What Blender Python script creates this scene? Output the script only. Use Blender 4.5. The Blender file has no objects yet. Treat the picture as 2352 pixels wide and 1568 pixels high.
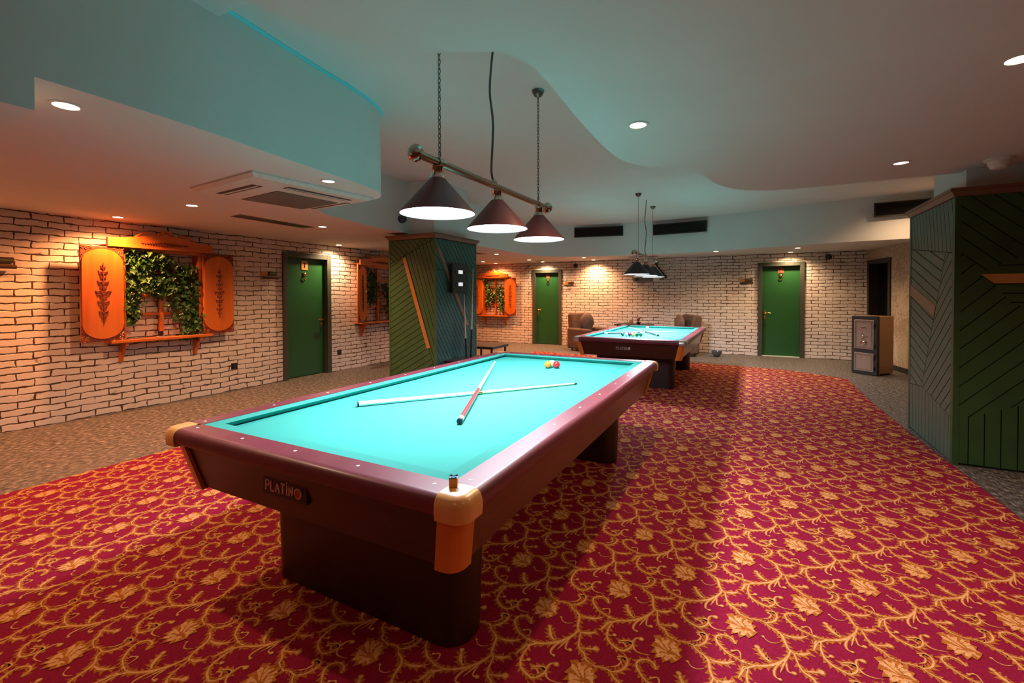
import bpy, bmesh, math, random
from mathutils import Matrix, Vector
random.seed(7)
PI=math.pi
SC=bpy.context.scene
COL=bpy.context.scene.collection

# ------------------------------------------------------------------ materials
def newmat(name):
    m=bpy.data.materials.new(name); m.use_nodes=True
    nt=m.node_tree; nt.nodes.clear()
    o=nt.nodes.new('ShaderNodeOutputMaterial'); b=nt.nodes.new('ShaderNodeBsdfPrincipled')
    nt.links.new(b.outputs[0],o.inputs[0]); return m,nt,b
def rgba(c): return (c[0],c[1],c[2],1.0)
def mat(name,c,c2=None,rough=.5,metal=0.,scale=30.,stretch=(1,1,1),bump=0.,coat=0.,spec=.5,emit=0.,detail=4.):
    m,nt,b=newmat(name); N=nt.nodes; L=nt.links
    tc=N.new('ShaderNodeTexCoord'); mp=N.new('ShaderNodeMapping'); mp.inputs['Scale'].default_value=stretch
    L.new(tc.outputs['Object'],mp.inputs[0])
    nz=N.new('ShaderNodeTexNoise'); nz.inputs['Scale'].default_value=scale; nz.inputs['Detail'].default_value=detail
    L.new(mp.outputs[0],nz.inputs['Vector'])
    if c2 is None: c2=tuple(x*.88 for x in c)
    mx=N.new('ShaderNodeMix'); mx.data_type='RGBA'; mx.inputs[6].default_value=rgba(c); mx.inputs[7].default_value=rgba(c2)
    mr=N.new('ShaderNodeMapRange'); mr.inputs[1].default_value=.35; mr.inputs[2].default_value=.65
    L.new(nz.outputs[0],mr.inputs[0]); L.new(mr.outputs[0],mx.inputs[0]); L.new(mx.outputs[2],b.inputs['Base Color'])
    b.inputs['Roughness'].default_value=rough; b.inputs['Metallic'].default_value=metal
    b.inputs['Coat Weight'].default_value=coat; b.inputs['Coat Roughness'].default_value=.2
    b.inputs['Specular IOR Level'].default_value=spec
    if emit: b.inputs['Emission Color'].default_value=rgba(c); b.inputs['Emission Strength'].default_value=emit
    if bump:
        bp=N.new('ShaderNodeBump'); bp.inputs['Strength'].default_value=bump; bp.inputs['Distance'].default_value=.004
        L.new(nz.outputs[0],bp.inputs['Height']); L.new(bp.outputs[0],b.inputs['Normal'])
    return m
def brick_mat(name,axis):
    m,nt,b=newmat(name); N=nt.nodes; L=nt.links
    g=N.new('ShaderNodeNewGeometry'); sp=N.new('ShaderNodeSeparateXYZ'); L.new(g.outputs['Position'],sp.inputs[0])
    cb=N.new('ShaderNodeCombineXYZ'); L.new(sp.outputs[axis],cb.inputs[0]); L.new(sp.outputs[2],cb.inputs[1])
    def noise(sc,det=3.):
        n=N.new('ShaderNodeTexNoise'); n.inputs['Scale'].default_value=sc; n.inputs['Detail'].default_value=det
        L.new(g.outputs['Position'],n.inputs['Vector']); return n
    def math_(op,a,bb,clamp=False):
        n=N.new('ShaderNodeMath'); n.operation=op; n.use_clamp=clamp
        for i,v in enumerate((a,bb)):
            if hasattr(v,'links') or hasattr(v,'is_linked'): L.new(v,n.inputs[i])
            else: n.inputs[i].default_value=v
        return n.outputs[0]
    def distort(sc,amp,src):
        n=noise(sc,2.); s=N.new('ShaderNodeVectorMath'); s.operation='SUBTRACT'; s.inputs[1].default_value=(.5,.5,.5)
        L.new(n.outputs['Color'],s.inputs[0]); t=N.new('ShaderNodeVectorMath'); t.operation='MULTIPLY'; t.inputs[1].default_value=(amp,amp,0)
        L.new(s.outputs[0],t.inputs[0]); a=N.new('ShaderNodeVectorMath'); a.operation='ADD'
        L.new(src,a.inputs[0]); L.new(t.outputs[0],a.inputs[1]); return a.outputs[0]
    v=distort(2.3,.045,cb.outputs[0]); v=distort(11.,.028,v); v=distort(50.,.006,v)
    br=N.new('ShaderNodeTexBrick'); L.new(v,br.inputs['Vector']); br.offset=.5; br.squash=1.
    for k,x in (('Scale',1.),('Mortar Size',.011),('Mortar Smooth',1.),('Bias',0.),('Brick Width',.255),('Row Height',.0735)): br.inputs[k].default_value=x
    br.inputs['Color1'].default_value=(.0,.0,.0,1); br.inputs['Color2'].default_value=(1,1,1,1)
    fac=br.outputs['Fac']
    thr=noise(9.,2.).outputs[0]
    big=noise(1.1,1.).outputs[0]
    t=math_('ADD',math_('MULTIPLY',thr,2.0),math_('MULTIPLY',big,.5))
    t=math_('SUBTRACT',t,.84)
    x=math_('SUBTRACT',fac,t); line=math_('MULTIPLY',x,4.5,True)
    # paint colour per brick with patches
    mx=N.new('ShaderNodeMix'); mx.data_type='RGBA'; mx.inputs[6].default_value=(.74,.64,.56,1); mx.inputs[7].default_value=(.60,.50,.43,1)
    pt=noise(18.,4.); f=math_('MULTIPLY',math_('ADD',br.outputs['Color'],pt.outputs[0]),.5,True); L.new(f,mx.inputs[0])
    mm=N.new('ShaderNodeMix'); mm.data_type='RGBA'; mm.inputs[7].default_value=(.075,.045,.028,1)
    L.new(mx.outputs[2],mm.inputs[6]); L.new(line,mm.inputs[0]); L.new(mm.outputs[2],b.inputs['Base Color'])
    b.inputs['Roughness'].default_value=.75; b.inputs['Specular IOR Level'].default_value=.25
    h=math_('SUBTRACT',math_('MULTIPLY',pt.outputs[0],.35),math_('ADD',fac,line))
    h=math_('ADD',h,math_('MULTIPLY',br.outputs['Color'],.35))
    bp=N.new('ShaderNodeBump'); bp.inputs['Strength'].default_value=.55; bp.inputs['Distance'].default_value=.006
    L.new(h,bp.inputs['Height']); L.new(bp.outputs[0],b.inputs['Normal'])
    return m
def floor_mat():
    m,nt,b=newmat('speckled_grey_floor'); N=nt.nodes; L=nt.links
    g=N.new('ShaderNodeNewGeometry')
    def nz(sc,d,st=(1,1,1)):
        mp=N.new('ShaderNodeMapping'); mp.inputs['Scale'].default_value=st; L.new(g.outputs['Position'],mp.inputs[0])
        n=N.new('ShaderNodeTexNoise'); n.inputs['Scale'].default_value=sc; n.inputs['Detail'].default_value=d; L.new(mp.outputs[0],n.inputs['Vector']); return n.outputs[0]
    cr=N.new('ShaderNodeValToRGB'); e=cr.color_ramp.elements; e[0].position=.38; e[0].color=(.035,.031,.028,1); e[1].position=.72; e[1].color=(.42,.36,.31,1)
    k=e.new(.52); k.color=(.125,.108,.095,1)
    ad=N.new('ShaderNodeMath'); ad.operation='ADD'; ml=N.new('ShaderNodeMath'); ml.operation='MULTIPLY'; ml.inputs[1].default_value=.5
    L.new(nz(24.,6.),ad.inputs[0]); L.new(nz(60.,3.,(1.,.3,1.)),ad.inputs[1]); L.new(ad.outputs[0],ml.inputs[0]); L.new(ml.outputs[0],cr.inputs[0])
    L.new(cr.outputs[0],b.inputs['Base Color']); b.inputs['Roughness'].default_value=.55; b.inputs['Specular IOR Level'].default_value=.35
    return m
def plaster_mat():
    m,nt,b=newmat('mottled_beige_plaster'); N=nt.nodes; L=nt.links
    g=N.new('ShaderNodeNewGeometry'); n=N.new('ShaderNodeTexNoise'); n.inputs['Scale'].default_value=22.; n.inputs['Detail'].default_value=8.
    n2=N.new('ShaderNodeTexNoise'); n2.inputs['Scale'].default_value=1.6; n2.inputs['Detail'].default_value=2.
    L.new(g.outputs['Position'],n.inputs['Vector']); L.new(g.outputs['Position'],n2.inputs['Vector'])
    a=N.new('ShaderNodeMath'); a.operation='ADD'; L.new(n.outputs[0],a.inputs[0]); L.new(n2.outputs[0],a.inputs[1])
    cr=N.new('ShaderNodeValToRGB'); e=cr.color_ramp.elements; e[0].position=.86; e[0].color=(.56,.45,.34,1); e[1].position=1.2; e[1].color=(.40,.29,.20,1)
    mr=N.new('ShaderNodeMath'); mr.operation='MULTIPLY'; mr.inputs[1].default_value=.95; L.new(a.outputs[0],mr.inputs[0])
    e[0].position=.84; e[1].position=1.0; L.new(mr.outputs[0],cr.inputs[0]); L.new(cr.outputs[0],b.inputs['Base Color'])
    b.inputs['Roughness'].default_value=.8
    bp=N.new('ShaderNodeBump'); bp.inputs['Strength'].default_value=.3; bp.inputs['Distance'].default_value=.005; L.new(n.outputs[0],bp.inputs['Height']); L.new(bp.outputs[0],b.inputs['Normal'])
    return m
def emis(name,c,s):
    m=bpy.data.materials.new(name); m.use_nodes=True; nt=m.node_tree; nt.nodes.clear()
    o=nt.nodes.new('ShaderNodeOutputMaterial'); e=nt.nodes.new('ShaderNodeEmission'); e.inputs[0].default_value=rgba(c); e.inputs[1].default_value=s
    nt.links.new(e.outputs[0],o.inputs[0]); return m

M={}
M['brickY']=brick_mat('white_painted_brick_along_y',1); M['brickX']=brick_mat('white_painted_brick_along_x',0)
M['floor']=floor_mat(); M['plaster']=plaster_mat()
M['paint']=mat('white_ceiling_paint',(.68,.655,.635),(.66,.635,.615),rough=.75,scale=3.,spec=.3)
M['carpet_red']=mat('crimson_carpet_pile',(.27,.009,.044),(.20,.007,.033),rough=.95,scale=120.,bump=.6,spec=.1)
M['carpet_gold']=mat('ochre_carpet_scrolls',(.47,.155,.028),(.34,.10,.017),rough=.95,scale=90.,bump=.5,spec=.1)
M['carpet_light']=mat('pale_gold_carpet_scrolls',(.74,.38,.17),(.58,.27,.10),rough=.95,scale=90.,bump=.5,spec=.1)
M['cloth']=mat('turquoise_billiard_cloth',(.042,.33,.295),(.039,.31,.277),rough=.9,scale=300.,spec=.15)
M['mahog']=mat('polished_mahogany',(.085,.014,.010),(.055,.009,.007),rough=.3,scale=6.,stretch=(1,.12,6),coat=.35)
M['mahog_shaded']=mat('shaded_mahogany',(.045,.010,.007),(.026,.007,.005),rough=.36,scale=6.,stretch=(.3,1,6),coat=.15)  # same mahogany, darkened: shade on the table ends put into the colour
M['rail']=mat('reddish_rail_top',(.165,.034,.052),(.13,.026,.040),rough=.42,scale=8.,stretch=(1,.2,1),coat=.08,spec=.35)
M['darkwood']=mat('very_dark_wood',(.028,.010,.008),(.018,.007,.006),rough=.4,scale=10.,stretch=(1,1,.2),coat=.1)
M['cap']=mat('pale_beech_corner',(.80,.42,.16),(.74,.37,.13),rough=.28,scale=9.,stretch=(1,1,.2),coat=.3)
M['post']=mat('orange_beech_post',(.74,.24,.035),(.66,.20,.028),rough=.32,scale=14.,stretch=(1,1,.1),coat=.3)
M['cap_metal']=mat('satin_silver_corner',(.62,.58,.54),rough=.3,metal=.7)
M['pearl']=mat('pearl_inlay',(.85,.80,.80),rough=.2)
M['orangewood']=mat('orange_carved_wood',(.62,.17,.022),(.46,.10,.012),rough=.38,scale=7.,stretch=(1,1,.08),coat=.15)
M['orangewood_h']=mat('orange_carved_wood_rail',(.58,.15,.02),(.44,.095,.012),rough=.38,scale=7.,stretch=(.1,1,1),coat=.15)
M['carving']=mat('dark_carving',(.09,.014,.006),(.24,.05,.02),rough=.4,scale=60.)
M['carvelight']=mat('light_carving',(.50,.17,.05),(.13,.025,.01),rough=.35,scale=90.)
M['leaf']=mat('ivy_leaf_green',(.022,.095,.014),(.009,.042,.008),rough=.4,scale=14.)
M['leaf2']=mat('pale_ivy_leaf',(.14,.28,.06),(.05,.15,.03),rough=.4,scale=14.)
M['door']=mat('green_door_paint',(.017,.088,.022),(.015,.080,.020),rough=.32,scale=4.)
M['frame']=mat('dark_green_grey_frame',(.055,.060,.042),(.045,.048,.034),rough=.45)
M['brass']=mat('brass',(.75,.50,.14),rough=.25,metal=1.)
M['chrome']=mat('chrome',(.72,.68,.62),rough=.14,metal=1.)
M['steel']=mat('brushed_brown_nickel',(.36,.27,.20),rough=.28,metal=.9)
M['nickel']=mat('polished_nickel',(.50,.40,.32),rough=.22,metal=1.)
M['chain']=mat('dull_chain_metal',(.16,.15,.13),rough=.35,metal=.8)
M['cable']=mat('black_grey_cable',(.05,.055,.05),(.10,.10,.09),rough=.6,scale=200.)
M['shade_red']=mat('maroon_lamp_shade',(.19,.032,.035),rough=.42)
M['shade_black']=mat('black_lamp_shade',(.022,.022,.028),rough=.4)
M['shade_in']=mat('white_shade_lining',(.85,.85,.85),rough=.6)
M['bulb']=emis('cold_white_diffuser',(.88,.92,1.),9.)
M['bulb2']=emis('cold_white_diffuser_far',(.88,.92,1.),7.)
M['warmdisc']=emis('warm_downlight_disc',(1.,.74,.42),26.)
M['dimdisc']=emis('dim_downlight_disc',(1.,.92,.8),2.2)
M['white']=mat('white_plastic',(.70,.68,.64),rough=.45)
M['grille']=mat('grey_grille',(.16,.155,.14),(.10,.10,.09),rough=.6,scale=160.)
M['black']=mat('black_plastic',(.012,.012,.013),rough=.4)
M['blacksoft']=mat('matt_black_metal',(.02,.018,.016),rough=.6)
M['green1']=mat('green_panel_paint',(.043,.112,.040),(.036,.094,.033),rough=.42,scale=6.)
M['green2']=mat('teal_panel_paint',(.022,.10,.085),(.018,.085,.072),rough=.42,scale=6.)
M['green3']=mat('dark_green_panel_paint',(.027,.074,.022),(.022,.060,.017),rough=.42,scale=6.)
M['green4']=mat('grey_green_panel_paint',(.062,.118,.082),(.054,.103,.072),rough=.42,scale=6.)
M['groove']=mat('panel_groove',(.006,.012,.006),rough=.8)
M['cornice']=mat('brown_cornice_wood',(.20,.085,.04),(.15,.06,.028),rough=.4,scale=9.,stretch=(.2,.2,1))
M['inlay']=mat('orange_inlay_board',(.52,.21,.06),(.45,.17,.045),rough=.4,scale=9.)
M['inlay2']=mat('pinkish_inlay_board',(.30,.15,.10),(.26,.12,.08),rough=.4,scale=9.)
M['safe_tan']=mat('tan_safe_steel',(.36,.19,.08),(.33,.17,.07),rough=.4,scale=4.)
M['safe_door']=mat('taupe_safe_door',(.40,.28,.21),rough=.38)
M['leather']=mat('brown_suede',(.115,.062,.036),(.085,.044,.025),rough=.85,scale=12.,bump=.3)
M['leather2']=mat('grey_brown_cushion',(.16,.10,.07),(.12,.075,.05),rough=.85,scale=12.,bump=.3)
M['ivory']=mat('ivory_white',(.82,.78,.70),rough=.25)
M['maple']=mat('pale_maple_shaft',(.74,.66,.46),(.70,.60,.40),rough=.3,scale=10.,stretch=(1,1,1))
M['whitecue']=mat('white_cue_lacquer',(.80,.80,.78),rough=.2,coat=.3)
M['redcue']=mat('dark_red_cue_wrap',(.20,.025,.030),rough=.3,coat=.3)
M['darkblue']=mat('dark_blue_rubber',(.02,.035,.06),rough=.5)
M['chalk']=mat('blue_chalk',(.03,.20,.38),rough=.9)
M['chalkbox']=mat('kraft_chalk_wrapper',(.70,.38,.14),(.62,.32,.11),rough=.6)
M['letter']=mat('silver_letters',(.62,.50,.45),rough=.3,metal=.5)
M['display']=emis('white_score_digits',(.95,1.,1.),.75)
M['signdark']=mat('dark_brown_sign',(.06,.03,.016),rough=.35)
M['signorange']=mat('orange_sign_plate',(.55,.22,.07),rough=.4)
M['red']=mat('dull_red_plaque',(.36,.07,.03),rough=.5)
M['glassdark']=mat('dark_glass',(.004,.004,.005),rough=.1)
M['glassgrey']=mat('smoky_glass',(.10,.11,.11),rough=.12)
M['domeblue']=mat('dark_blue_dome',(.02,.03,.06),rough=.2,coat=.5)
for n,c in (('b_orange',(.78,.20,.012)),('b_red',(.60,.012,.012)),('b_white',(.85,.85,.80)),('b_green',(.01,.12,.07)),('b_purple',(.16,.03,.12)),('b_yellow',(.80,.62,.10)),('b_pink',(.70,.25,.30)),('b_cream',(.80,.72,.50))):
    M[n]=mat(n,c,c,rough=.12,coat=.4)

# ------------------------------------------------------------------ mesh builder
class MB:
    def __init__(s): s.v=[]; s.f=[]; s.m=[]; s.mi=0; s.M=Matrix.Identity(4)
    def add(s,vs,fs):
        b=len(s.v); s.v+= [tuple(s.M@Vector(v)) for v in vs]; s.f+=[tuple(b+i for i in f) for f in fs]; s.m+=[s.mi]*len(fs); return s
    def box(s,x0,x1,y0,y1,z0,z1):
        return s.add([(x0,y0,z0),(x1,y0,z0),(x1,y1,z0),(x0,y1,z0),(x0,y0,z1),(x1,y0,z1),(x1,y1,z1),(x0,y1,z1)],
            [(0,3,2,1),(4,5,6,7),(0,1,5,4),(1,2,6,5),(2,3,7,6),(3,0,4,7)])
    def frustum(s,a,za,b,zb):   # a,b = (x0,x1,y0,y1)
        return s.add([(a[0],a[2],za),(a[1],a[2],za),(a[1],a[3],za),(a[0],a[3],za),(b[0],b[2],zb),(b[1],b[2],zb),(b[1],b[3],zb),(b[0],b[3],zb)],
            [(0,3,2,1),(4,5,6,7),(0,1,5,4),(1,2,6,5),(2,3,7,6),(3,0,4,7)])
    def prism(s,poly,z0,z1,fn=None):   # extrude polygon; fn maps (a,b,w)->xyz
        fn=fn or (lambda a,b,w:(a,b,w)); n=len(poly)
        vs=[fn(a,b,z0) for a,b in poly]+[fn(a,b,z1) for a,b in poly]
        fs=[tuple(range(n-1,-1,-1)),tuple(range(n,2*n))]+[(i,(i+1)%n,n+(i+1)%n,n+i) for i in range(n)]
        return s.add(vs,fs)
    def loft(s,rings,cap=True,closed=True):
        n=len(rings[0]); vs=[p for r in rings for p in r]; fs=[]
        for k in range(len(rings)-1):
            for i in range(n if closed else n-1):
                j=(i+1)%n; fs.append((k*n+i,k*n+j,(k+1)*n+j,(k+1)*n+i))
        if cap and closed: fs+= [tuple(range(n-1,-1,-1)),tuple(range((len(rings)-1)*n,len(rings)*n))]
        return s.add(vs,fs)
    def lathe(s,prof,c=(0,0,0),n=24,axis='z',cap=True):
        rs=[]
        for r,z in prof:
            ring=[]
            for i in range(n):
                a=2*PI*i/n; x,y=r*math.cos(a),r*math.sin(a)
                p={'z':(x,y,z),'y':(x,-z,y),'x':(z,x,y)}[axis]
                ring.append((c[0]+p[0],c[1]+p[1],c[2]+p[2]))
            rs.append(ring)
        return s.loft(rs,cap)
    def tube(s,pts,r,n=8,cap=True):
        pts=[Vector(p) for p in pts]; rs=[]; R=r if isinstance(r,(list,tuple)) else [r]*len(pts)
        up=None
        for i,p in enumerate(pts):
            t=(pts[min(i+1,len(pts)-1)]-pts[max(i-1,0)]).normalized()
            if up is None:
                up=Vector((0,0,1)) if abs(t.z)<.9 else Vector((1,0,0))
            a=t.cross(up)
            if a.length<1e-5: a=t.cross(Vector((0,1,0)))
            a.normalize(); b=a.cross(t).normalized(); up=b
            rs.append([tuple(p+(a*math.cos(2*PI*k/n)+b*math.sin(2*PI*k/n))*R[i]) for k in range(n)])
        return s.loft(rs,cap)
    def sphere(s,c,r,n=20,m=12,sx=1,sy=1,sz=1):
        prof=[]
        rs=[]
        for k in range(1,m):
            a=PI*k/m; rs.append([(c[0]+sx*r*math.sin(a)*math.cos(2*PI*i/n),c[1]+sy*r*math.sin(a)*math.sin(2*PI*i/n),c[2]-sz*r*math.cos(a)) for i in range(n)])
        b=len(rs)*n; vs=[p for q in rs for p in q]+[(c[0],c[1],c[2]-sz*r),(c[0],c[1],c[2]+sz*r)]
        fs=[(k*n+i,k*n+(i+1)%n,(k+1)*n+(i+1)%n,(k+1)*n+i) for k in range(len(rs)-1) for i in range(n)]
        fs+=[(b,(i+1)%n,i) for i in range(n)]+[(b+1,(len(rs)-1)*n+i,(len(rs)-1)*n+(i+1)%n) for i in range(n)]
        return s.add(vs,fs)
    def torus(s,c,R,r,n=24,m=8,axis='z',a0=0,a1=2*PI,sx=1.,sy=1.):
        full=abs(a1-a0-2*PI)<1e-6; rs=[]; k=n if full else n+1
        for i in range(k):
            a=a0+(a1-a0)*i/n
            ring=[]
            for j in range(m):
                b=2*PI*j/m; x=(R+r*math.cos(b))*math.cos(a)*sx; y=(R+r*math.cos(b))*math.sin(a)*sy; z=r*math.sin(b)
                q={'z':(x,y,z),'y':(x,z,y),'x':(z,x,y)}[axis]; ring.append((c[0]+q[0],c[1]+q[1],c[2]+q[2]))
            rs.append(ring)
        if full: rs.append(rs[0])
        return s.loft(rs,not full)
    def mesh(s,name,mats,smooth=True,angle=35,recalc=True):
        me=bpy.data.meshes.new(name); me.from_pydata(s.v,[],s.f)
        for x in (mats if isinstance(mats,(list,tuple)) else [mats]): me.materials.append(x)
        me.polygons.foreach_set('material_index',s.m)
        if recalc:
            bm=bmesh.new(); bm.from_mesh(me); bmesh.ops.remove_doubles(bm,verts=bm.verts,dist=1e-6); bmesh.ops.recalc_face_normals(bm,faces=bm.faces); bm.to_mesh(me); bm.free()
        if smooth:
            me.polygons.foreach_set('use_smooth',[True]*len(me.polygons)); me.set_sharp_from_angle(angle=math.radians(angle))
        me.update(); return me
def obj(name,mb,mats,parent=None,bevel=0,seg=2,smooth=True,recalc=True,loc=None):
    me=mb if isinstance(mb,bpy.types.Mesh) else mb.mesh(name,mats,smooth,recalc=recalc)
    o=bpy.data.objects.new(name,me); COL.objects.link(o)
    if parent: o.parent=parent
    if loc: o.location=loc
    if bevel:
        b=o.modifiers.new('bevel','BEVEL'); b.width=bevel; b.segments=seg; b.limit_method='ANGLE'; b.angle_limit=math.radians(40); b.harden_normals=False
    return o
def tag(o,label,cat,group=None):
    o['label']=label; o['category']=cat
    if group: o['group']=group
    return o
def thing(name,label,cat,loc=(0,0,0),rotz=0,group=None):
    o=bpy.data.objects.new(name,None); COL.objects.link(o); o.empty_display_size=.1
    o.location=loc; o.rotation_euler=(0,0,rotz); return tag(o,label,cat,group)
def struct(name,mb,mats,smooth=False,bevel=0):
    o=obj(name,mb,mats,smooth=smooth,bevel=bevel); o['kind']='structure'; return o
def copy_tree(o,loc=None,rotz=None,label=None,parent=None):
    c=o.copy(); COL.objects.link(c)
    if parent: c.parent=parent
    if loc is not None: c.location=loc
    if rotz is not None: c.rotation_euler=(0,0,rotz)
    if label: c['label']=label
    for ch in list(o.children): copy_tree(ch,parent=c)
    return c
def smooth_path(pts,k=4,closed=False):
    out=[]; n=len(pts)
    for i in range(n-1 if not closed else n):
        p0=pts[(i-1)%n] if (closed or i>0) else pts[0]; p1=pts[i]; p2=pts[(i+1)%n]; p3=pts[(i+2)%n] if (closed or i+2<n) else pts[-1]
        for j in range(k):
            t=j/k; out.append(tuple(.5*((2*b)+(-a+c)*t+(2*a-5*b+4*c-d)*t*t+(-a+3*b-3*c+d)*t**3) for a,b,c,d in zip(p0,p1,p2,p3)))
    if not closed: out.append(tuple(pts[-1]))
    return out
def clip(poly,a,b,c):      # keep a*x+b*y<=c
    out=[]
    for i in range(len(poly)):
        p,q=poly[i],poly[(i+1)%len(poly)]; dp=a*p[0]+b*p[1]-c; dq=a*q[0]+b*q[1]-c
        if dp<=0: out.append(p)
        if (dp<0<dq) or (dq<0<dp):
            t=dp/(dp-dq); out.append((p[0]+(q[0]-p[0])*t,p[1]+(q[1]-p[1])*t))
    return out
def boards(mb,poly,ang,pitch,gap,fn,t0,t1,off=0.,inset=True):   # parallel boards clipped to a convex region
    n=(-math.sin(ang),math.cos(ang)); ds=[n[0]*x+n[1]*y for x,y in poly]
    k0=math.floor((min(ds)-off)/pitch); k1=math.ceil((max(ds)-off)/pitch)
    cx=sum(x for x,y in poly)/len(poly); cy=sum(y for x,y in poly)/len(poly)
    pp=poly
    for i in range(len(poly) if inset else 0):   # inset the region a touch so that the seams between regions show
        p,q=poly[i],poly[(i+1)%len(poly)]; e=(q[0]-p[0],q[1]-p[1]); L=math.hypot(*e)
        if L<1e-6: continue
        nx,ny=e[1]/L,-e[0]/L
        if nx*(cx-p[0])+ny*(cy-p[1])>0: nx,ny=-nx,-ny
        pp=clip(pp,nx,ny,nx*p[0]+ny*p[1]-gap*.5)
    for k in range(k0,k1+1):
        lo=off+k*pitch+gap/2; hi=off+(k+1)*pitch-gap/2
        q=clip(clip(pp,n[0],n[1],hi),-n[0],-n[1],-lo)
        if len(q)>=3:
            ar=abs(sum(q[i][0]*q[(i+1)%len(q)][1]-q[(i+1)%len(q)][0]*q[i][1] for i in range(len(q))))/2
            if ar>2e-4: mb.prism(q,t0,t1,fn)
def light(name,kind,loc,energy,color,size=.1,parent=None,rot=(0,0,0),spot=None,blend=.5,shape='DISK',spread=None):
    l=bpy.data.lights.new(name,kind); l.energy=energy; l.color=color
    if kind=='AREA':
        l.shape=shape; l.size=size
        if spread: l.spread=spread
    else: l.shadow_soft_size=size
    if kind=='SPOT': l.spot_size=spot; l.spot_blend=blend
    o=bpy.data.objects.new(name,l); COL.objects.link(o); o.location=loc; o.rotation_euler=rot
    if parent: o.parent=parent
    return o

LAMP1,LAMP2,DLP,LEDS,COVEFILL,EXPO=34.,52.,135.,.35,8.,.12

# ------------------------------------------------------------------ camera (1.40 m above the floor)
yaw,pit,rol=[math.radians(a) for a in (27.716,.916,-.1625)]
F=Vector((-math.sin(yaw)*math.cos(pit),math.cos(yaw)*math.cos(pit),-math.sin(pit)))
R=Vector((math.cos(yaw),math.sin(yaw),0)); U=R.cross(F)
R2=R*math.cos(rol)+U*math.sin(rol); U2=-R*math.sin(rol)+U*math.cos(rol)
cam=bpy.data.cameras.new('camera'); co=bpy.data.objects.new('camera',cam); COL.objects.link(co)
co.matrix_world=Matrix(((R2.x,U2.x,-F.x,0),(R2.y,U2.y,-F.y,0),(R2.z,U2.z,-F.z,1.40),(0,0,0,1)))
cam.sensor_width=36; cam.lens=1046.77/2352*36; cam.shift_y=(692.67-784)/2352; cam.clip_start=.05
SC.camera=co

XL,YB,ZC,ZS,ZU=-6.75,11.7,2.29,2.42,3.02
# ------------------------------------------------------------------ shell
struct('floor',MB().box(-9.6,6.2,-4.2,12.6,-.1,0),M['floor'])
def wall(name,fn,u0,u1,z1,mt,holes=(),th=.25):
    mb=MB(); us=sorted({u0,u1}|{h[0] for h in holes}|{h[1] for h in holes})
    for a,b in zip(us[:-1],us[1:]):
        h=[h for h in holes if h[0]<=a+1e-6 and h[1]>=b-1e-6]
        z0=h[0][2] if h else 0
        mb.prism([(a,z0),(b,z0),(b,z1),(a,z1)],0,th,fn)
    return struct(name,mb,mt)
D1=(4.85,5.745,2.09); D2=(-5.455,-4.64,2.06); D4=(.155,.99,2.07)
wall('wall_left',lambda a,b,w:(XL-w,a,b),-4,9.4,3.1,M['brickY'],[D1])
wall('wall_back',lambda a,b,w:(a,YB+w,b),-9.5,2.12,3.1,M['brickX'],[D2,D4])
struct('wall_left',MB().box(-9.5,XL,9.15,9.4,0,3.1),M['brickX'])
struct('wall_left',MB().box(-9.6,-9.4,9.2,12,0,3.1),M['brickY'])
struct('wall_front',MB().box(-7,6.2,-4.2,-4,0,3.1),M['plaster'])
struct('wall_right',MB().box(6,6.2,-4.2,5.3,0,3.1),M['plaster'])
struct('ceiling',MB().box(-9.6,6.2,-4.2,12.6,ZU,ZU+.1),M['paint'])
# dropped ceilings with curved edges
curve=[(-2.585,-4.1),(-2.585,0),(-2.585,.746),(-2.616,1.355),(-2.72,2.126),(-2.783,2.65),(-2.86,2.95),(-2.98,3.12),(-3.15,3.19),(-3.5,3.20),(-3.93,3.24),(-4.11,3.42),(-4.20,3.62),(-4.26,3.95),(-4.40,4.77),(-4.40,6.5),(-4.42,7.9),(-4.45,9.0),(-4.36,9.7),(-4.02,10.1),(-3.4,10.32),(-2.8,10.43),(-1.4,10.48),(-.2,10.2),(1.17,9.75),(2.6,9.55),(3.3,9.5)]
cv=smooth_path(curve,5)
def slab_mesh(poly,z0,z1): return MB().prism(poly,z0,z1)
o=struct('ceiling',slab_mesh(cv+[(3.3,12.5),(-9.5,12.5),(-9.5,-4.1)],ZC,ZU+.02),M['paint'],smooth=True)
edge=[(-2.3,-4.1),(-2.0,-1),(-1.85,0),(-1.68,.6),(-1.56,.98),(-1.495,1.20),(-1.37,1.42),(-1.25,1.533),(-1.102,1.608),(-.969,1.675),(-.908,1.751),(-.877,1.861),(-.872,1.994),(-.888,2.321),(-.905,2.754),(-.905,3.249),(-.857,3.547),(-.704,3.78),(-.524,3.92),(-.41,4.07),(-.36,4.30),(-.32,4.55),(-.212,4.841),(-.065,5.044),(.10,5.165),(.458,5.235),(.959,5.224),(1.612,5.215),(3.4,5.20),(6.1,5.2)]
struct('ceiling',slab_mesh(smooth_path(edge,4)+[(6.1,-4.1)],ZS,ZU+.02),M['paint'],smooth=True)
struct('ceiling',MB().box(-2.75,-1.3,-4.1,1.51,2.95,ZU+.02),M['paint'])
struct('ceiling',MB().box(XL,-2.583,-4.1,.75,2.153,ZC+.02),M['paint'])
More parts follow.
